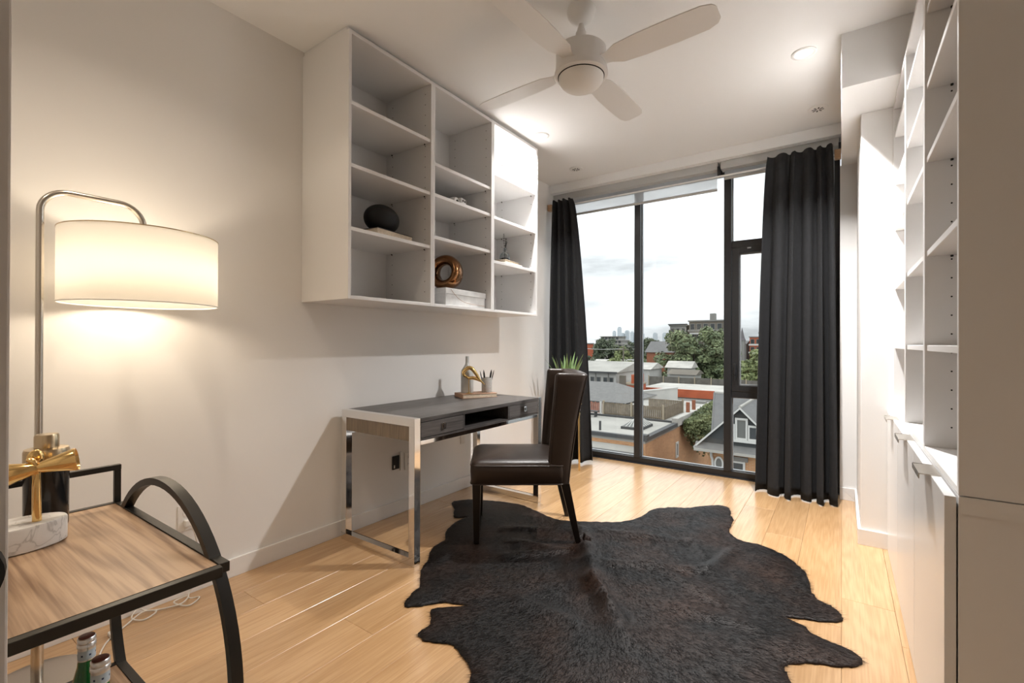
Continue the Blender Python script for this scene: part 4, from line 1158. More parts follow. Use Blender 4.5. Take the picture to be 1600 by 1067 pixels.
def wnd(t, c, x, y, z, w, h, face='-y', frame='bwhite', pane='dark_pane', fr=0.08, sill=0.0, bars=0):
    """Window proud of a wall facing -y (or +x): frame with recessed pane."""
    fb = B(c)
    d = 0.07
    def bx(a0, a1, z0, z1, n0, n1):
        if face == '-y': fb.box(x + a0, x + a1, y - n1, y - n0, z + z0, z + z1)
        else: fb.box(x + n0, x + n1, y + a0, y + a1, z + z0, z + z1)
    bx(-w / 2, -w / 2 + fr, 0, h, 0, d); bx(w / 2 - fr, w / 2, 0, h, 0, d)
    bx(-w / 2 + fr, w / 2 - fr, 0, fr, 0, d); bx(-w / 2 + fr, w / 2 - fr, h - fr, h, 0, d)
    for k in range(bars):
        q = h * (k + 1) / (bars + 1); bx(-w / 2 + fr, w / 2 - fr, q - 0.03, q + 0.03, 0.01, d)
    if sill: bx(-w / 2 - 0.1, w / 2 + 0.1, -sill, 0, 0, d + 0.1)
    f_ = fb.build('window', frame, t)
    pb = B(c)
    if face == '-y': pb.box(x - w / 2 + fr, x + w / 2 - fr, y - 0.025, y - 0.003, z + fr, z + h - fr)
    else: pb.box(x + 0.003, x + 0.025, y - w / 2 + fr, y + w / 2 - fr, z + fr, z + h - fr)
    pb.build('pane', pane, f_)
    return f_

# --- gabled house across the lane
c = (-3.0, 23.1, GZ)
t = thing('gabled_house', 'brick house with charcoal gable and white triple window', 'house', c)
B(c).box(-5.05, 1.4, 23.1, 31.5, GZ, -3.45).build('wall', 'brick_tan', t)
gx, ez, az, hw = -3.69, -3.50, -1.72, 1.78
B(c).add([(gx - hw, 23.0, ez), (gx + hw, 23.0, ez), (gx, 23.0, az - 0.06), (gx - hw, 23.12, ez), (gx + hw, 23.12, ez), (gx, 23.12, az - 0.06)], [(0, 1, 2), (5, 4, 3), (0, 3, 4, 1), (1, 4, 5, 2), (2, 5, 3, 0)]).build('gable_wall', 'siding', t)
yr = 27.6
# gable roof slopes with thickness, and the main roof
def slab(name, m, quad, th, parent):
    a = [Vector(q) for q in quad]; nrm = (a[1] - a[0]).cross(a[2] - a[0]).normalized()
    if nrm.z < 0: nrm = -nrm
    bb = B(c).rings([[tuple(q) for q in a], [tuple(q + nrm * th) for q in a]])
    return bb.build(name, m, parent)
k = (az - ez) / hw
ov = 0.18
for s_ in (-1, 1):
    slab('gable_roof', 'slate', [(gx, 22.80, az), (gx, yr, az), (gx + s_ * (hw + ov), yr, az - k * (hw + ov)), (gx + s_ * (hw + ov), 22.80, az - k * (hw + ov))], 0.06, t)
    p0 = Vector((gx, 22.78, az - 0.03)); p1 = Vector((gx + s_ * (hw + ov), 22.78, az - k * (hw + ov) - 0.03))
    B(c).rings([[tuple(p0), tuple(p1), tuple(p1 + Vector((0, 0, 0.10))), tuple(p0 + Vector((0, 0, 0.10)))], [tuple(q + Vector((0, 0.04, 0))) for q in (p0, p1, p1 + Vector((0, 0, 0.10)), p0 + Vector((0, 0, 0.10)))]]).build('barge_board', 'bwhite', t)
slab('main_roof', 'slate', [(-4.9, 22.9, -3.62), (1.8, 22.9, -3.62), (1.8, yr, -1.62), (-5.75, yr, -1.62)], 0.08, t)
slab('main_roof', 'slate', [(-5.72, yr, -1.62), (1.8, yr, -1.62), (1.8, 32.0, -3.6), (-5.72, 32.0, -3.6)], 0.08, t)
slab('skirt_roof', 'shingle', [(-5.6, 22.66, -3.72), (1.8, 22.66, -3.72), (1.8, 23.05, -3.44), (-5.6, 23.05, -3.44)], 0.05, t)
B(c).box(-5.6, 1.8, 22.60, 22.67, -3.77, -3.66).build('gutter', 'roof_grey', t)
B(c).tube([(-4.9, 22.9, -3.55), (-5.75, yr, -1.54)], 0.05, 6).build('verge', 'slate', t)
B(c).tube([(gx, 22.8, az + 0.07), (gx, yr, az + 0.07)], 0.07, 6).build('ridge_cap', 'roof_grey', t)
B(c).tube([(-5.72, yr, -1.52), (1.8, yr, -1.52)], 0.08, 6).build('ridge_cap', 'roof_light', t)
wnd(t, c, gx + 0.04, 23.0, -3.12, 0.52, 0.97, pane='grey_pane', fr=0.09)
wnd(t, c, gx - 0.42, 23.0, -3.12, 0.42, 0.68, pane='dark_pane', fr=0.09)
wnd(t, c, gx + 0.50, 23.0, -3.12, 0.44, 0.68, pane='dark_pane', fr=0.09)
B(c).box(gx - 0.68, gx + 0.80, 22.86, 23.0, -3.22, -3.12).build('window_sill', 'bwhite', t)
for x in (-3.82, -2.55, -1.3):
    wnd(t, c, x, 23.1, -6.2, 0.62, 2.1, pane='dark_pane', fr=0.09)
    B(c).box(x - 0.42, x + 0.42, 22.98, 23.1, -4.10, -3.90).build('lintel', 'conc', t)
ov_ = B(c); rg = []
for rx, rz, dy in ((0.20, 0.33, 0.0), (0.20, 0.33, 0.08), (0.13, 0.25, 0.08), (0.13, 0.25, 0.02)):
    rg.append([(-4.60 + rx * math.cos(2 * PI * j / 28), 23.1 - dy, -4.33 + rz * math.sin(2 * PI * j / 28)) for j in range(28)])
ow = ov_.rings(rg, True, False).build('oval_window', 'bwhite', t, smooth=True)
B(c).add([(-4.60 + 0.135 * math.cos(2 * PI * j / 28), 23.07, -4.33 + 0.255 * math.sin(2 * PI * j / 28)) for j in range(28)], [tuple(range(28))]).build('pane', 'grey_pane', ow)
B(c).tube(catmull([(-4.98, 22.75, -3.62), (-4.93, 22.95, -3.78), (-4.92, 23.02, -4.05), (-4.86, 23.03, -4.4), (-4.86, 23.03, -6.5)], 5), 0.06, 8).build('downpipe', 'white_wall', t, smooth=True)

# --- flat roofed brick building with skylight
c = (-12, 34, GZ)
t = thing('brick_building', 'tan brick building with flat grey roof', 'building', c)
B(c).box(-24.0, -8.80, 25.25, 43.0, GZ, -4.35).build('wall', 'brick_tan', t)
B(c).box(-24.0, -8.80, 25.25, 43.0, -4.35, -4.10).build('roof', 'roof_grey', t)
B(c).box(-24.1, -8.68, 25.12, 25.40, -4.18, -3.98).build('front_edge', 'roof_dark', t)
B(c).box(-9.00, -8.68, 25.40, 31.0, -4.18, -3.98).build('side_coping', 'roof_dark', t)
B(c).box(-9.05, -8.66, 31.0, 43.0, -4.2, -3.70).build('side_coping', 'roof_light', t)
B(c).box(-9.3, -8.70, 25.14, 25.6, -4.02, -3.86).build('corner_flashing', 'roof_dark', t)
B(c).box(-16.0, -9.0, 31.55, 31.75, -4.10, -3.98).build('kerb', 'roof_dark', t)
wnd(t, c, -8.80, 31.2, -6.25, 0.5, 1.0, face='+x', fr=0.12)
B(c).lathe([(0.07, 0), (0.07, 0.55)], (-12.0, 26.4, -4.10), 10).build('vent_pipe', 'roof_dark', t)
sky_c = (-10.5, 28.6, -4.10)
s_ = thing('roof_skylight', 'ribbed hipped glass skylight on the flat roof', 'skylight', sky_c)
B(sky_c).box(-11.15, -9.85, 27.55, 29.65, -4.0995, -3.95).build('kerb', 'roof_dark', s_)
B(sky_c).add([(-11.1, 27.6, -3.95), (-9.9, 27.6, -3.95), (-9.9, 29.6, -3.95), (-11.1, 29.6, -3.95), (-10.5, 28.2, -3.50), (-10.5, 29.0, -3.50)], [(0, 1, 4), (1, 2, 5, 4), (2, 3, 5), (3, 0, 4, 5), (0, 3, 2, 1)]).build('glazing', 'grey_pane', s_)
for i in range(7):
    f = i / 6
    a = Vector((-9.9, 27.6 + 2.0 * f, -3.94)); b_ = Vector((-10.5, 28.2 + 0.8 * f, -3.49))
    B(sky_c).tube([a, b_], 0.04, 6).build('rib', 'bwhite', s_)
for i in range(1, 5):
    f = i / 5
    a = Vector((-11.1 + 1.2 * f, 27.6, -3.94)); b_ = Vector((-10.5, 28.2, -3.49))
    B(sky_c).tube([a, b_], 0.03, 6).build('rib', 'bwhite', s_)
# lower lean-to in front of it
c = (-13.0, 24.0, GZ)
t = thing('lean_to', 'grey lean-to with a sloping metal roof below the brick parapet', 'shed', c)
B(c).box(-22.0, -9.1, 22.2, 25.2, GZ, -6.2).build('wall', 'conc', t)
slabp = [(-22.2, 21.9, -6.35), (-9.0, 21.9, -6.35), (-9.0, 25.24, -4.62), (-22.2, 25.24, -4.62)]
slab('roof', 'roof_grey', slabp, 0.07, t)
for i in range(5):
    f = (i + 1) / 6
    p0 = Vector(slabp[0]).lerp(Vector(slabp[3]), f) + Vector((0, 0, 0.08)); p1 = Vector(slabp[1]).lerp(Vector(slabp[2]), f) + Vector((0, 0, 0.08))
    B(c).tube([p0, p1], 0.05, 6).build('roof_lap', 'shingle', t)

# --- timber roof deck fence
c = (-12.0, 33.5, -4.10)
t = thing('deck_fence', 'weathered timber picket fence around the roof deck', 'fence', c)
pb = B(c); x = -14.4
rq = random.Random(5)
while x < -9.95:
    pb.box(x, x + 0.11, 32.3, 32.34, -4.08, -3.20 + rq.uniform(-0.02, 0.02)); x += 0.135
pb.build('front_pickets', 'fence_wood', t)['kind'] = 'stuff'
pb = B(c); y = 32.4
while y < 36.8:
    pb.box(-9.97, -9.93, y, y + 0.11, -4.08, -3.20 + rq.uniform(-0.02, 0.02)); y += 0.135
pb.build('side_pickets', 'fence_wood', t)['kind'] = 'stuff'
pb = B(c); x = -12.6
while x < -9.95:
    pb.box(x, x + 0.11, 36.9, 36.94, -4.08, -3.22); x += 0.135
pb.build('rear_pickets', 'fence_wood', t)['kind'] = 'stuff'
for x, y in ((-14.4, 32.28), (-12.25, 32.24), (-10.0, 32.24), (-9.95, 36.85)):
    B(c).box(x - 0.06, x + 0.06, y - 0.06, y + 0.06, -4.099, -3.05).build('post', 'pale_wood', t)
B(c).box(-14.4, -9.95, 32.24, 32.30, -4.0, -3.92).build('rail', 'fence_wood', t)
c = (-16.2, 32.6, -4.10)
t = thing('stained_fence', 'red stained board screen with pale posts on the flat roof', 'fence', c)
pb = B(c); x = -18.0
while x < -14.65:
    pb.box(x, x + 0.13, 32.6, 32.64, -4.05, -3.28 + rq.uniform(-0.03, 0.03)); x += 0.16
pb.build('boards', 'fence_red', t)['kind'] = 'stuff'
for x in (-17.9, -16.2, -14.75): B(c).box(x - 0.07, x + 0.07, 32.5, 32.6, -4.099, -3.2).build('post', 'bwhite', t)
c = (-15.5, 30.9, -4.10)
t = thing('roof_bench', 'low dark slatted bench on the flat roof', 'bench', c)
for k in range(3): B(c).box(-16.2, -14.2, 30.7 + k * 0.16, 30.83 + k * 0.16, -3.72, -3.67).build('slat', 'roof_dark', t)
for x in (-16.0, -14.4): B(c).box(x - 0.04, x + 0.04, 30.75, 31.1, -4.099, -3.72).build('leg', 'roof_dark', t)

# --- grey hipped roof building behind the deck
c = (-18.0, 42.0, GZ)
t = thing('hip_roof_building', 'low building under a grey shingled hip roof', 'building', c)
B(c).box(-24.0, -15.6, 38.5, 46.0, GZ, -3.9).build('wall', 'white_wall', t)
B(c).add([(-24.6, 37.9, -3.95), (-15.0, 37.9, -3.95), (-15.0, 46.5, -3.95), (-24.6, 46.5, -3.95), (-21.5, 42.2, -2.55), (-17.6, 42.2, -2.55)], [(0, 1, 5, 4), (1, 2, 5), (2, 3, 4, 5), (3, 0, 4), (0, 3, 2, 1)]).build('roof', 'shingle', t)
B(c).box(-24.6, -15.0, 37.85, 37.95, -4.05, -3.90).build('gutter', 'roof_dark', t)
# --- white building with four dark windows
c = (-22.5, 52, GZ)
t = thing('white_building', 'white rendered building with a row of four dark windows', 'building', c)
B(c).box(-29.5, -20.0, 48.0, 56.0, GZ, -1.95).build('wall', 'white_wall', t)
B(c).add([(-29.9, 47.6, -2.0), (-19.7, 47.6, -2.0), (-19.7, 56.0, -2.0), (-29.9, 56.0, -2.0), (-29.9, 53.5, -1.0), (-19.7, 53.5, -1.0)], [(0, 1, 5, 4), (1, 2, 5), (2, 3, 4, 5), (3, 0, 4), (0, 3, 2, 1)]).build('roof', 'roof_grey', t)
B(c).box(-29.9, -19.7, 47.55, 47.66, -2.1, -1.92).build('gutter', 'roof_dark', t)
for x in (-22.75, -22.0, -21.2, -20.5): wnd(t, c, x, 48.0, -3.65, 0.48, 1.1, fr=0.05, frame='conc')
for x in (-22.35, -20.85): B(c).tube([(x, 47.95, -2.0), (x, 47.95, -6.0)], 0.04, 6).build('downpipe', 'conc', t)
# --- red brick infill beside it
c = (-18.6, 52, GZ)
t = thing('red_brick_building', 'red brick building with brown doors beside the white one', 'building', c)
B(c).box(-19.65, -17.9, 48.4, 51.5, GZ, -3.3).build('wall', 'red_wall', t)
B(c).box(-19.65, -19.0, 48.1, 48.4, -6, -2.3).build('door_stack', 'conc_brown', t)
B(c).box(-18.5, -17.95, 48.6, 51.0, -3.15, -2.2).build('roof_box', 'red_wall', t)
B(c).box(-19.65, -17.85, 48.35, 51.5, -3.3, -3.15).build('coping', 'pale_wood', t)
# --- long orange brick wall building with roof
c = (-12.0, 55, GZ)
t = thing('orange_wall_building', 'long low building with an orange red fascia wall', 'building', c)
B(c).box(-19.2, -3.0, 52.0, 61.0, GZ, -4.75).build('wall', 'white_wall', t)
B(c).box(-19.3, -2.9, 51.9, 52.15, -4.62, -3.78).build('fascia', 'red_wall', t)
B(c).box(-19.2, -3.0, 52.15, 61.5, -4.75, -3.95).build('roof', 'roof_light', t)
for i in range(9): wnd(t, c, -18.2 + i * 1.35, 52.0, -5.5, 0.6, 0.6, fr=0.06, frame='conc')
# --- flat roofs in the middle distance
for i, (x0, x1, y0, y1, z, lab) in enumerate(((-15.5, -6.5, 43.6, 51.5, -4.9, 'pale gravel flat roof building before the orange fascia'),)):
    c = ((x0 + x1) / 2, (y0 + y1) / 2, GZ)
    t = thing('flat_roof_building', lab, 'building', c)
    B(c).box(x0, x1, y0, y1, GZ, z - 0.2).build('wall', 'conc', t)
    B(c).box(x0 - 0.1, x1 + 0.1, y0 - 0.1, y1, z - 0.2, z).build('roof', 'roof_light', t)
    for k in range(6):
        xx, yy = rq.uniform(x0 + 1, x1 - 1), rq.uniform(y0 + 1, y1 - 1)
        B(c).box(xx, xx + rq.uniform(0.5, 1.6), yy, yy + rq.uniform(0.5, 1.2), z, z + rq.uniform(0.15, 0.5)).build('roof_unit', rq.choice(('roof_light', 'conc', 'fence_wood')), t)
c = (-12.5, 44.5, -4.9)
t = thing('parapet_wall', 'white sloping parapet wall rising from the flat roof', 'wall', c)
B(c).rings([[(-16.4, 42.5, -4.9), (-16.2, 42.5, -4.9), (-16.2, 42.5, -3.5), (-16.4, 42.5, -3.5)], [(-14.2, 50.0, -4.9), (-14.0, 50.0, -4.9), (-14.0, 50.0, -3.5), (-14.2, 50.0, -3.5)]]).build('panel', 'white_wall', t)
B(c).rings([[(-16.45, 42.5, -3.5), (-16.15, 42.5, -3.5), (-16.15, 42.5, -3.38), (-16.45, 42.5, -3.38)], [(-14.25, 50.0, -3.5), (-13.95, 50.0, -3.5), (-13.95, 50.0, -3.38), (-14.25, 50.0, -3.38)]]).build('coping', 'bwhite', t)
for i, x in enumerate((-9.03, -9.03)):
    c = (x, 34.3 + i * 1.6, -3.6995)
    tag(B(c).box(x, x + 0.22, 34.3 + i * 1.6, 34.5 + i * 1.6, -3.6995, -3.0).build('chimney', 'brick_red', None), 'small red brick chimney above the ivy, ' + ('the one closer to the deck fence' if i == 0 else 'the one closer to the orange fascia'), 'chimney', 'chimneys above the ivy').location = c
# --- long grey yard fence
c = (-16, 63, GZ)
t = thing('yard_fence', 'long grey board fence in front of the big trees', 'fence', c)
x = -21.5; k = 0
while x < -4:
    B(c).box(x, x + 1.95, 63.0, 63.06, -5.2, -3.28 + 0.03 * (k % 2)).build('fence_panel', 'fence_grey', t)
    B(c).box(x - 0.07, x + 0.07, 62.92, 63.0, -5.2, -3.15).build('post', 'pale_wood', t)
    x += 2.0; k += 1
# --- sheds and small houses
def small_house(x, y, w, d, ez, rh, wallm, roofm, label, nw=2):
    c = (x, y, GZ)
    t = thing('small_house', label, 'house', c)
    B(c).box(x - w / 2, x + w / 2, y - d / 2, y + d / 2, GZ, ez).build('wall', wallm, t)
    o_ = 0.35
    B(c).add([(x - w / 2 - o_, y - d / 2 - o_, ez), (x + w / 2 + o_, y - d / 2 - o_, ez), (x + w / 2 + o_, y + d / 2 + o_, ez), (x - w / 2 - o_, y + d / 2 + o_, ez), (x - w / 2 - o_, y, ez + rh), (x + w / 2 + o_, y, ez + rh)], [(0, 1, 5, 4), (1, 2, 5), (2, 3, 4, 5), (3, 0, 4), (0, 3, 2, 1)]).build('roof', roofm, t)
    for i in range(nw): wnd(t, c, x - w / 2 + w * (i + 0.5) / nw, y - d / 2, ez - 1.6, min(0.9, w / nw * 0.5), 1.1, fr=0.07)
small_house(-25.8, 72, 4.6, 6, -2.7, 0.9, 'white_wall', 'roof_light', 'low white house with pale roof left of the grey yard fence', 2)
small_house(-20.7, 76.0, 3.4, 3.4, -2.6, 1.0, 'white_wall', 'roof_light', 'low white house with pale roof beside the big tree', 3)
small_house(-29.5, 96, 5.0, 7, -0.6, 2.2, 'brick_red', 'slate', 'small brick house with dark pitched roof near the big tree', 1)
small_house(-37.5, 93, 9.0, 8, -3.4, 0.6, 'white_wall', 'roof_light', 'wide white house with pale roof behind the white building', 4)
small_house(-48.5, 95, 8.0, 8, -3.6, 0.6, 'conc', 'roof_light', 'grey house with pale low roof near the window curtain', 3)
small_house(-44.0, 125, 12.0, 8, -4.2, 1.0, 'white_wall', 'conc', 'white terrace with grey roof below the cypress trees', 6)
small_house(-58.0, 128, 11.0, 8, -4.5, 1.0, 'conc', 'roof_light', 'pale terrace below the terraced apartment block', 5)
small_house(-18.5, 70, 3.4, 4, -3.2, 0.6, 'white_wall', 'conc_brown', 'small white garage behind the grey yard fence', 1)

# --- leafy trees
def tree(name, label, x, y, z0, h, rx, ry, n, leaf, seed, group='trees beyond the rooftops', trunk_h=None, dense=True, cone=False):
    r = random.Random(seed)
    c = (x, y, z0)
    t = thing(name, label, 'tree', c, 0, group)
    th = trunk_h if trunk_h else h * 0.35
    B(c).tube([(x, y, z0), (x + 0.1, y, z0 + th * 0.6), (x, y, z0 + h * 0.75)], [h * 0.022, h * 0.018, h * 0.006], 8).build('trunk', 'bark', t, smooth=True)
    v, f = [], []
    cz, rz = z0 + th * 0.75 + (h - th * 0.75) / 2, (h - th * 0.75) / 2
    cl = []
    k = 70 if dense else 30
    while len(cl) < k:
        p = Vector((r.uniform(-1, 1), r.uniform(-1, 1), r.uniform(-1, 1)))
        if p.length > 1 or p.length < 0.25: continue
        if cone:
            s_ = (1 - (p.z + 1) / 2) * 0.95 + 0.05
            p.x *= s_; p.y *= s_
        cl.append((p, r.uniform(0.16, 0.30)))
    for i in range(n):
        p, q = r.choice(cl)
        d = Vector((r.gauss(0, 1), r.gauss(0, 1), r.gauss(0, 1))).normalized()
        if d.z < -0.3: d.z *= -0.6
        q *= r.uniform(0.75, 1.05)
        pos = Vector((x + (p.x + d.x * q) * rx, y + (p.y + d.y * q) * ry, cz + (p.z + d.z * q) * rz))
        nrm = (d + Vector((r.uniform(-0.7, 0.7), r.uniform(-0.7, 0.7), r.uniform(-0.2, 0.9)))).normalized()
        a = nrm.orthogonal().normalized(); b2 = nrm.cross(a)
        th_ = r.uniform(0, 6.28)
        a, b2 = a * math.cos(th_) + b2 * math.sin(th_), b2 * math.cos(th_) - a * math.sin(th_)
        s_ = leaf * r.uniform(0.6, 1.25)
        j = len(v)
        for q_ in (pos - a * s_, pos - b2 * s_ * 0.6, pos + a * s_, pos + b2 * s_ * 0.6): v.append(tuple(q_ - Vector(c)))
        f.append((j, j + 1, j + 2, j + 3))
    me = bpy.data.meshes.new('crown'); me.from_pydata(v, [], f)
    return t, me
def finish_tree(tm, m):
    t, me = tm
    me.materials.append(M[m])
    o = bpy.data.objects.new('crown', me); COL.objects.link(o); o.parent = t; o['kind'] = 'stuff'
finish_tree(tree('maple_tree', 'biggest broad green tree behind the grey yard fence', -21.3, 86, GZ, 14.7, 5.8, 4.6, 16000, 0.30, 1), 'leaf1')
finish_tree(tree('maple_tree', 'broad green tree below the brown apartment block', -20.2, 98, GZ, 13.8, 4.2, 4.4, 14000, 0.30, 2), 'leaf1')
finish_tree(tree('maple_tree', 'bright green tree seen through the casement sash', -9.8, 74, GZ, 10.8, 4.6, 4.0, 13000, 0.27, 3), 'leaf2')
finish_tree(tree('maple_tree', 'dark green tree next to the tree in the sash', -4.7, 87, GZ, 10.4, 4.4, 4.0, 9000, 0.30, 4), 'leaf1')
finish_tree(tree('maple_tree', 'yellow green tree in front of the orange brick flats', -12.8, 110, GZ, 10.6, 5.5, 4.0, 8000, 0.4, 12), 'leaf2')
finish_tree(tree('round_tree', 'grey green round tree beside the skyline', -51.0, 148, GZ, 14.2, 4.6, 4, 5000, 0.42, 5), 'leaf3')
finish_tree(tree('round_tree', 'dark round tree in front of the terraced apartment block', -66, 150, GZ, 14.4, 4.2, 4, 5000, 0.42, 6), 'leaf3')
finish_tree(tree('round_tree', 'small dark tree between terraced block and skyline', -58.5, 152, GZ, 12.6, 2.4, 3, 2500, 0.40, 16), 'leaf3')
finish_tree(tree('round_tree', 'small yellow green tree next to the big tree', -43.0, 137, GZ, 11.0, 3.2, 3, 3000, 0.38, 7), 'leaf2')
finish_tree(tree('round_tree', 'low yellow green tree beside the cypress trees', -55.0, 137, GZ, 10.6, 3.2, 3, 3000, 0.38, 8), 'leaf2')
finish_tree(tree('cypress_tree', 'narrow dark cypress, the taller of the pair', -64.2, 138, GZ, 12.2, 1.7, 1.7, 2500, 0.32, 9, cone=True), 'leaf3')
finish_tree(tree('cypress_tree', 'narrow dark cypress, the shorter of the pair', -70.5, 138, GZ, 10.8, 1.4, 1.4, 2200, 0.32, 10, cone=True), 'leaf3')
finish_tree(tree('round_tree', 'low hedge-like tree in front of the cypresses', -57.0, 112, GZ, 9.4, 5.5, 3, 4500, 0.34, 13), 'leaf3')
finish_tree(tree('round_tree', 'low tree beside the orange block', -76.5, 140, GZ, 10.4, 4.0, 3, 3500, 0.34, 14), 'leaf2')
finish_tree(tree('round_tree', 'yellow green tree beside the white terrace', -46.5, 114, GZ, 8.4, 4.2, 3, 3500, 0.34, 31), 'leaf2')
finish_tree(tree('round_tree', 'low dark tree behind the wide white house', -38.0, 110, GZ, 9.0, 3.6, 3, 3500, 0.34, 32), 'leaf1')
# ivy over the side wall of the brick building
c = (-8.2, 35.5, -5.0)
v, f = [], []
r = random.Random(21)
for i in range(9000):
    y = r.uniform(32.0, 42.0); e = (y - 32.0) / 10.0
    top = -4.0 + 0.55 * min(1, e * 2); bot = -4.5 - 2.1 * math.sin(PI * min(1, e * 1.25)) + r.uniform(-0.5, 0.3)
    thick = 0.25 + 1.7 * math.sin(PI * min(1, e * 1.1)) ** 1.0
    p = Vector((-8.55 + r.random() ** 1.3 * thick, y, bot + (top - bot) * r.random() ** 0.7))
    d = Vector((r.uniform(0.1, 1), r.uniform(-1, 0.5), r.uniform(-0.1, 1))).normalized()
    a = d.orthogonal().normalized(); b2 = d.cross(a); q = r.uniform(0.06, 0.14)
    j = len(v)
    for q_ in (p - a * q, p - b2 * q * 0.7, p + a * q, p + b2 * q * 0.7): v.append(tuple(q_ - Vector(c)))
    f.append((j, j + 1, j + 2, j + 3))
me = bpy.data.meshes.new('ivy'); me.from_pydata(v, [], f); me.materials.append(M['ivy'])
o = bpy.data.objects.new('ivy', me); COL.objects.link(o); o.location = c; o['kind'] = 'stuff'
tag(o, 'green ivy spilling over the side wall of the brick building', 'ivy')

# --- larger buildings further off
def block(name, label, x0, x1, y0, y1, z1, m, rows, cols, setback=None, pane='dark_pane', frame='conc', cat='building', roofm='conc', floor=3.0, balc=None):
    c = ((x0 + x1) / 2, (y0 + y1) / 2, GZ)
    t = thing(name, label, cat, c)
    B(c).box(x0, x1, y0, y1, GZ, z1).build('wall', m, t)
    B(c).box(x0 - 0.3, x1 + 0.3, y0 - 0.3, y1 + 0.3, z1, z1 + 0.4).build('roof_edge', roofm, t)
    bay = (x1 - x0) / cols
    for i in range(rows):
        for j in range(cols):
            wnd(t, c, x0 + (j + 0.5) * bay, y0, z1 - floor * (i + 1) + 0.5, bay * 0.7, floor * 0.62, fr=0.12, frame=frame, pane=pane)
        if balc: B(c).box(x0 - 0.2, x1 + 0.2, y0 - 0.9, y0 - 0.75, z1 - floor * (i + 1) - 0.1, z1 - floor * (i + 1) + 0.5).build('balcony_rail', balc, t)
    return t, c
t, c = block('apartment_block', 'brown apartment block rising behind the big trees', -38.6, -26.9, 150, 165, 7.9, 'conc_brown', 3, 6, balc='conc')
B(c).box(-33.0, -31.5, 152, 154, 8.3, 10.4).build('roof_hut', 'conc', t)
B(c).box(-38.2, -30.0, 149.0, 149.4, 4.0, 4.5).build('canopy', 'white_wall', t)
t, c = block('apartment_block', 'grey lower wing beside the brown apartment block', -44.4, -39.5, 150, 162, 6.6, 'conc', 2, 3)
B(c).box(-44.9, -39.3, 149.4, 151, 7.0, 7.3).build('pergola', 'roof_dark', t)
c = (-88, 205, GZ)
t = thing('terraced_block', 'terraced mid rise apartment block with stepped upper floors', 'building', c)
lev = [(-98, -80, -1.2, 8), (-96.5, -80.5, 1.0, 8), (-94.0, -81.5, 2.8, 7), (-92.5, -83.5, 4.4, 5)]
zb = GZ
for k, (x0, x1, z1, nw) in enumerate(lev):
    B(c).box(x0, x1, 198 + k * 2, 212, zb, z1 - 0.25).build('storey', 'conc', t)
    B(c).box(x0 - 0.4, x1 + 0.4, 197.4 + k * 2, 212, z1 - 0.25, z1).build('slab_edge', 'white_wall' if k < 3 else 'conc_brown', t)
    for j in range(nw): wnd(t, c, x0 + (j + 0.5) * (x1 - x0) / nw, 198 + k * 2, z1 - 1.7, (x1 - x0) / nw * 0.72, 1.35, fr=0.1, frame='conc')
    zb = z1
block('orange_block', 'orange brick low block beside the curtain edge', -97.5, -89.7, 184, 190, 0.86, 'red_wall', 2, 4)
block('brick_flats', 'orange brick flats with white balconies near the spire', -29.0, -21.0, 200, 210, 3.6, 'red_wall', 3, 4, balc='bwhite')
t, c = block('brick_tower', 'dark brick stair tower behind the orange brick flats', -27.4, -24.5, 213, 218, 5.4, 'conc_brown', 1, 2)
c = (-31.6, 200, GZ)
t = thing('church', 'church with a slender grey spire beyond the trees', 'church', c)
B(c).box(-36.0, -30.2, 200, 215, GZ, 1.0).build('nave', 'conc', t)
B(c).add([(-36.2, 199.8, 1.0), (-30.0, 199.8, 1.0), (-30.0, 215, 1.0), (-36.2, 215, 1.0), (-36.2, 207, 2.4), (-30.0, 207, 2.4)], [(0, 1, 5, 4), (1, 2, 5), (2, 3, 4, 5), (3, 0, 4), (0, 3, 2, 1)]).build('nave_roof', 'slate', t)
B(c).box(-32.6, -30.6, 199, 201, GZ, 2.4).build('tower', 'conc', t)
B(c).lathe([(1.35, 2.4), (0.95, 3.3), (0.5, 5.2), (0.03, 7.4)], (-31.6, 200, 0), 8).build('spire', 'copper_sp', t)
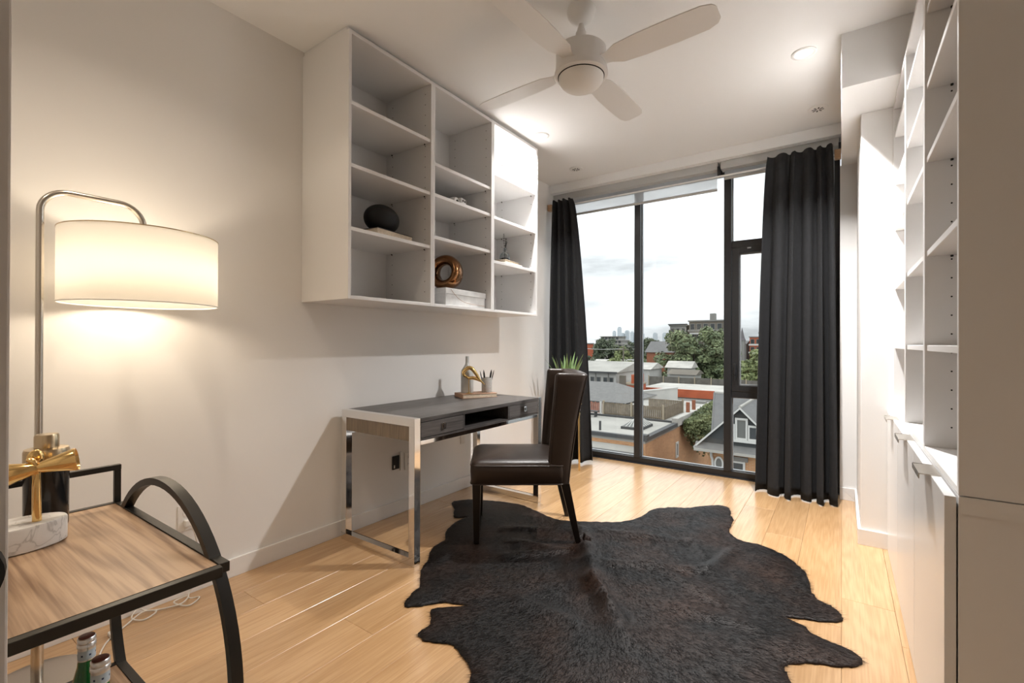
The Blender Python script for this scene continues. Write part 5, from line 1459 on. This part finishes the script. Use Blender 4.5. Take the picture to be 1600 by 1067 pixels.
# --- downtown towers, distance haze put into their pale base colours
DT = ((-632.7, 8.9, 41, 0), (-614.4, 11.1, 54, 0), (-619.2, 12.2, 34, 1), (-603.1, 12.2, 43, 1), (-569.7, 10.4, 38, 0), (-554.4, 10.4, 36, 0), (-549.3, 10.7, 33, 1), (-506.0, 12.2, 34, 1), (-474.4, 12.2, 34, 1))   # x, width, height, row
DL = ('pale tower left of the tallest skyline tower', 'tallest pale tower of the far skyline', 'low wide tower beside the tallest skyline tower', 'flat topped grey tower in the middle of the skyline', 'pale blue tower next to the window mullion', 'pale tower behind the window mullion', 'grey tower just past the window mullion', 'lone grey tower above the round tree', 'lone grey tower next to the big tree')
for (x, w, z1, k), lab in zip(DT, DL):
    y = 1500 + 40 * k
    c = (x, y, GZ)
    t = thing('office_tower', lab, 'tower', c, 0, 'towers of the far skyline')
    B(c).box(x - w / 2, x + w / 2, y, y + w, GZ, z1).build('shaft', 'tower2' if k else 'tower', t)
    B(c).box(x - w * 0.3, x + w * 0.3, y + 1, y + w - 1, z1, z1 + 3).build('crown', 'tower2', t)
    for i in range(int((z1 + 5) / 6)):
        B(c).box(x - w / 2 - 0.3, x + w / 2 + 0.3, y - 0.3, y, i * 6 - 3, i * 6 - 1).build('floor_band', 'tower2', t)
# --- overhead wires and poles
for i, (x, y) in enumerate(((-34.5, 86.5), (-52.0, 101.5))):
    c = (x, y, GZ)
    t = thing('utility_pole', 'grey utility pole ' + ('near the big tree' if i == 0 else 'behind the white building'), 'pole', c)
    B(c).tube([(x, y, GZ), (x, y, 0.6)], 0.14, 8).build('pole', 'conc_brown', t)
    B(c).box(x - 1.1, x + 1.1, y - 0.06, y + 0.06, -0.1, 0.05).build('cross_arm', 'conc_brown', t)
c = (-43, 94, -0.5)
tag(B(c).tube([Vector((-34.5, 86.5, 0.16)).lerp(Vector((-52.0, 101.5, 0.16)), k / 12) - Vector((0, 0, 0.3 * (1 - (k / 6 - 1) ** 2))) for k in range(13)], 0.05, 6).build('overhead_wire', 'white_wall', None), 'pale overhead wire strung between the utility poles', 'wire').location = c
